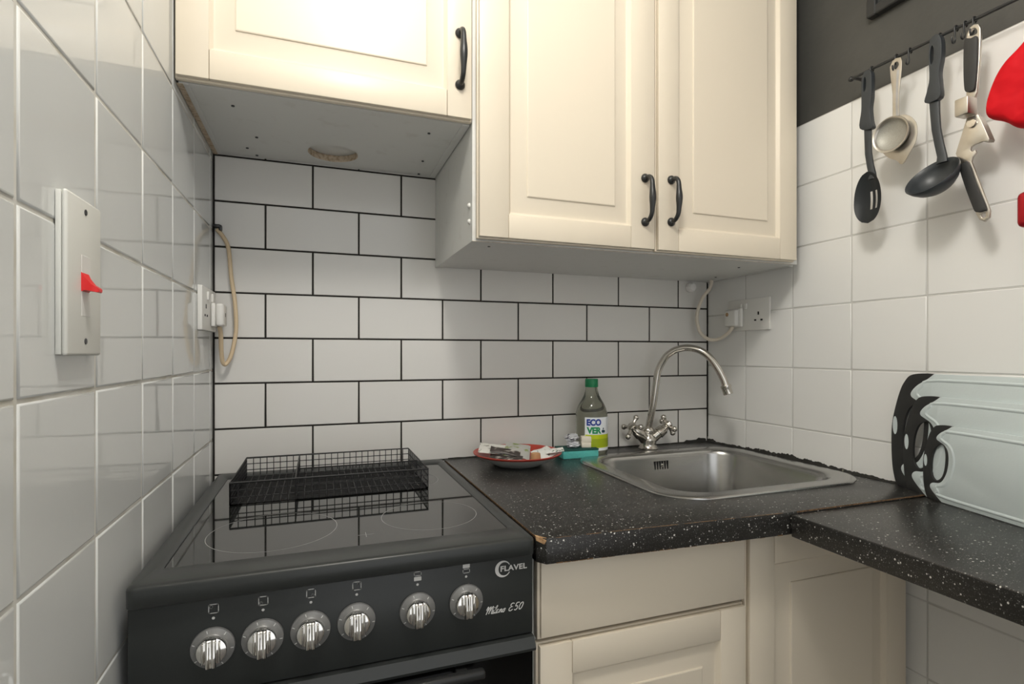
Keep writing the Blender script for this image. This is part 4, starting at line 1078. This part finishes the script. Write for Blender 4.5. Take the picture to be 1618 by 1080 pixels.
# garlic press
t = thing('garlic_press', 'steel garlic press with black grips hanging open from the last hook', 'garlic press', (XU, -0.738, 1.58))
rh = smooth_poly([(-0.7375, 1.7290), (-0.7390, 1.7370), (-0.7430, 1.7395), (-0.7475, 1.7350), (-0.7480, 1.7270)], 3)
MB().prism([(-0.7311, 1.7206), (-0.7330, 1.7340), (-0.7375, 1.7430), (-0.7440, 1.7455), (-0.7505, 1.7420), (-0.7536, 1.7330), (-0.7537, 1.7168), (-0.7519, 1.6800), (-0.7500, 1.6538), (-0.7481, 1.6265), (-0.7444, 1.6184), (-0.7319, 1.6220), (-0.7325, 1.6500), (-0.7315, 1.6837)], [rh], yz, -0.003, 0.003, bev=0.0009).build('upper_arm', M_tin, t, smooth=30)
MB().prism(smooth_poly([(-0.7322, 1.7230), (-0.7420, 1.7215), (-0.7508, 1.7200), (-0.7512, 1.7000), (-0.7505, 1.6700), (-0.7478, 1.6360), (-0.7440, 1.6300), (-0.7345, 1.6325), (-0.7315, 1.6450), (-0.7306, 1.6850)], 3), [], yz, 0.0031, 0.0080, bev=0.0022).build('grip', M_rubber, t, smooth=50)
bxm = MB().box(XU - 0.0230, XU + 0.0030, -0.7462, -0.7255, 1.5895, 1.6190, 0.0016, 2).build('crusher_box', M_tin, t, smooth=35)
MB().box(XU - 0.0130, XU - 0.0040, -0.7235, -0.7205, 1.5930, 1.6185, 0.0008).build('hinge_ear', M_iron, bxm)
MB().lathe([(0, 0), (0.0068, 0), (0.0068, 0.003), (0, 0.0036)], 18, Matrix.Translation((XU - 0.0026, -0.7406, 1.5760)) @ Matrix.Rotation(-math.pi / 2, 4, 'Y')).build('rivet', M_chrome_old, t, smooth=40)
low = [(-0.7325, 1.5890), (-0.7500, 1.5880), (-0.7560, 1.5700), (-0.7602, 1.5577), (-0.7660, 1.5400), (-0.7640, 1.5360), (-0.7560, 1.5395), (-0.7440, 1.5385), (-0.7390, 1.5360), (-0.7380, 1.5310), (-0.7400, 1.5275), (-0.7450, 1.5290), (-0.7466, 1.5240), (-0.7410, 1.5180), (-0.7395, 1.5100), (-0.7528, 1.4665), (-0.7670, 1.4190), (-0.7660, 1.4080), (-0.7590, 1.4022), (-0.7515, 1.4070), (-0.7465, 1.4180), (-0.7330, 1.4680), (-0.7240, 1.5080), (-0.7151, 1.5326), (-0.7195, 1.5476)]
eh = [(-0.7575 + 0.0034 * math.cos(a), 1.4130 + 0.0040 * math.sin(a)) for a in [2 * math.pi * i / 14 for i in range(14)]]
MB().prism(low, [eh], yz, -0.003, 0.002, bev=0.0007).build('lower_arm', M_tin, t, smooth=30)
MB().prism([(-0.7490, 1.5860), (-0.7560, 1.5690), (-0.7655, 1.5400), (-0.7640, 1.5368), (-0.7560, 1.5392), (-0.7530, 1.5420), (-0.7620, 1.5430)], [], yz, -0.014, -0.0031).build('side_flange', M_tin, t)
MB().prism(smooth_poly([(-0.7236, 1.5070), (-0.7300, 1.5100), (-0.7377, 1.5095), (-0.7490, 1.4700), (-0.7630, 1.4260), (-0.7605, 1.4200), (-0.7491, 1.4205), (-0.7434, 1.4332), (-0.7310, 1.4749)], 3), [], yz, 0.0021, 0.0075, bev=0.0022).build('grip', M_rubber, t, smooth=50)

# oven mitt and red utensil, both running out of the frame
mo = smooth_poly([(-0.8200, 1.6680), (-0.7973, 1.6505), (-0.7826, 1.6296), (-0.7711, 1.5980), (-0.7693, 1.5775), (-0.7745, 1.5680), (-0.7887, 1.5591), (-0.7989, 1.5508), (-0.8123, 1.5384), (-0.8400, 1.5300), (-0.8800, 1.5250), (-0.9150, 1.5350), (-0.9250, 1.5800), (-0.9230, 1.6400), (-0.9120, 1.6900), (-0.9050, 1.7260), (-0.8750, 1.7300), (-0.8450, 1.6950)], 4)
mcx = sum(p[0] for p in mo) / len(mo); mcz = sum(p[1] for p in mo) / len(mo)
lo_ = []
for kx in range(-5, 6):
    a = kx / 5 * math.pi / 2
    sc_ = 0.78 + 0.22 * math.cos(a) ** 0.8 if abs(kx) < 5 else 0.72
    lo_.append([(XU - 0.008 - 0.022 * math.sin(a), mcx + (p[0] - mcx) * sc_, mcz + (p[1] - mcz) * sc_) for p in mo])
t = thing('oven_mitt', 'bright red oven mitt hanging at the right edge beside the garlic press', 'oven mitt', (XU, -0.85, 1.62))
MB().loft(lo_).build('mitt', M_mitt, t, smooth=60, recalc=True)
MB().tube(spline([(XU - 0.006, -0.886, 1.722), (XU - 0.004, -0.8850, 1.738), (XU + 0.002, -0.8840, 1.7575), (XU + 0.006, -0.886, 1.760), (XU + 0.013, -0.888, 1.7560), (XU + 0.002, -0.889, 1.722)], 4), 0.0022, 8).build('hanging_loop', M_mitt, t, smooth=60)
rd = thing('red_utensil', 'red metal utensil end at the right edge below the red mitt', 'utensil', (XU, -0.85, 1.41))
MB().box(XU - 0.012, XU + 0.016, -0.8900, -0.8060, 1.3800, 1.4370, 0.009, 4).build('handle', M_redmetal, rd, smooth=50)
MB().box(XU + 0.0165, W - 0.0004, -0.875, -0.822, 1.39, 1.43, 0.002).build('wall_mount', M_redmetal, rd)

t = thing('picture_frame', 'black framed panel on the black painted wall, cut off by the top of the photograph', 'frame', (W, -0.67, 2.05))
MB().box(W - 0.0180, W - 0.0002, -0.5380, -0.5180, 1.8950, 2.20, 0.002).box(W - 0.0180, W - 0.0002, -0.86, -0.84, 1.8950, 2.20, 0.002).box(W - 0.0180, W - 0.0002, -0.8405, -0.5375, 1.8950, 1.9150, 0.002).box(W - 0.0180, W - 0.0002, -0.8405, -0.5375, 2.18, 2.20, 0.002).build('frame', M_iron, t, smooth=35)
MB().box(W - 0.0100, W - 0.0003, -0.8400, -0.5380, 1.9150, 2.18).build('panel', M_cooker, t)
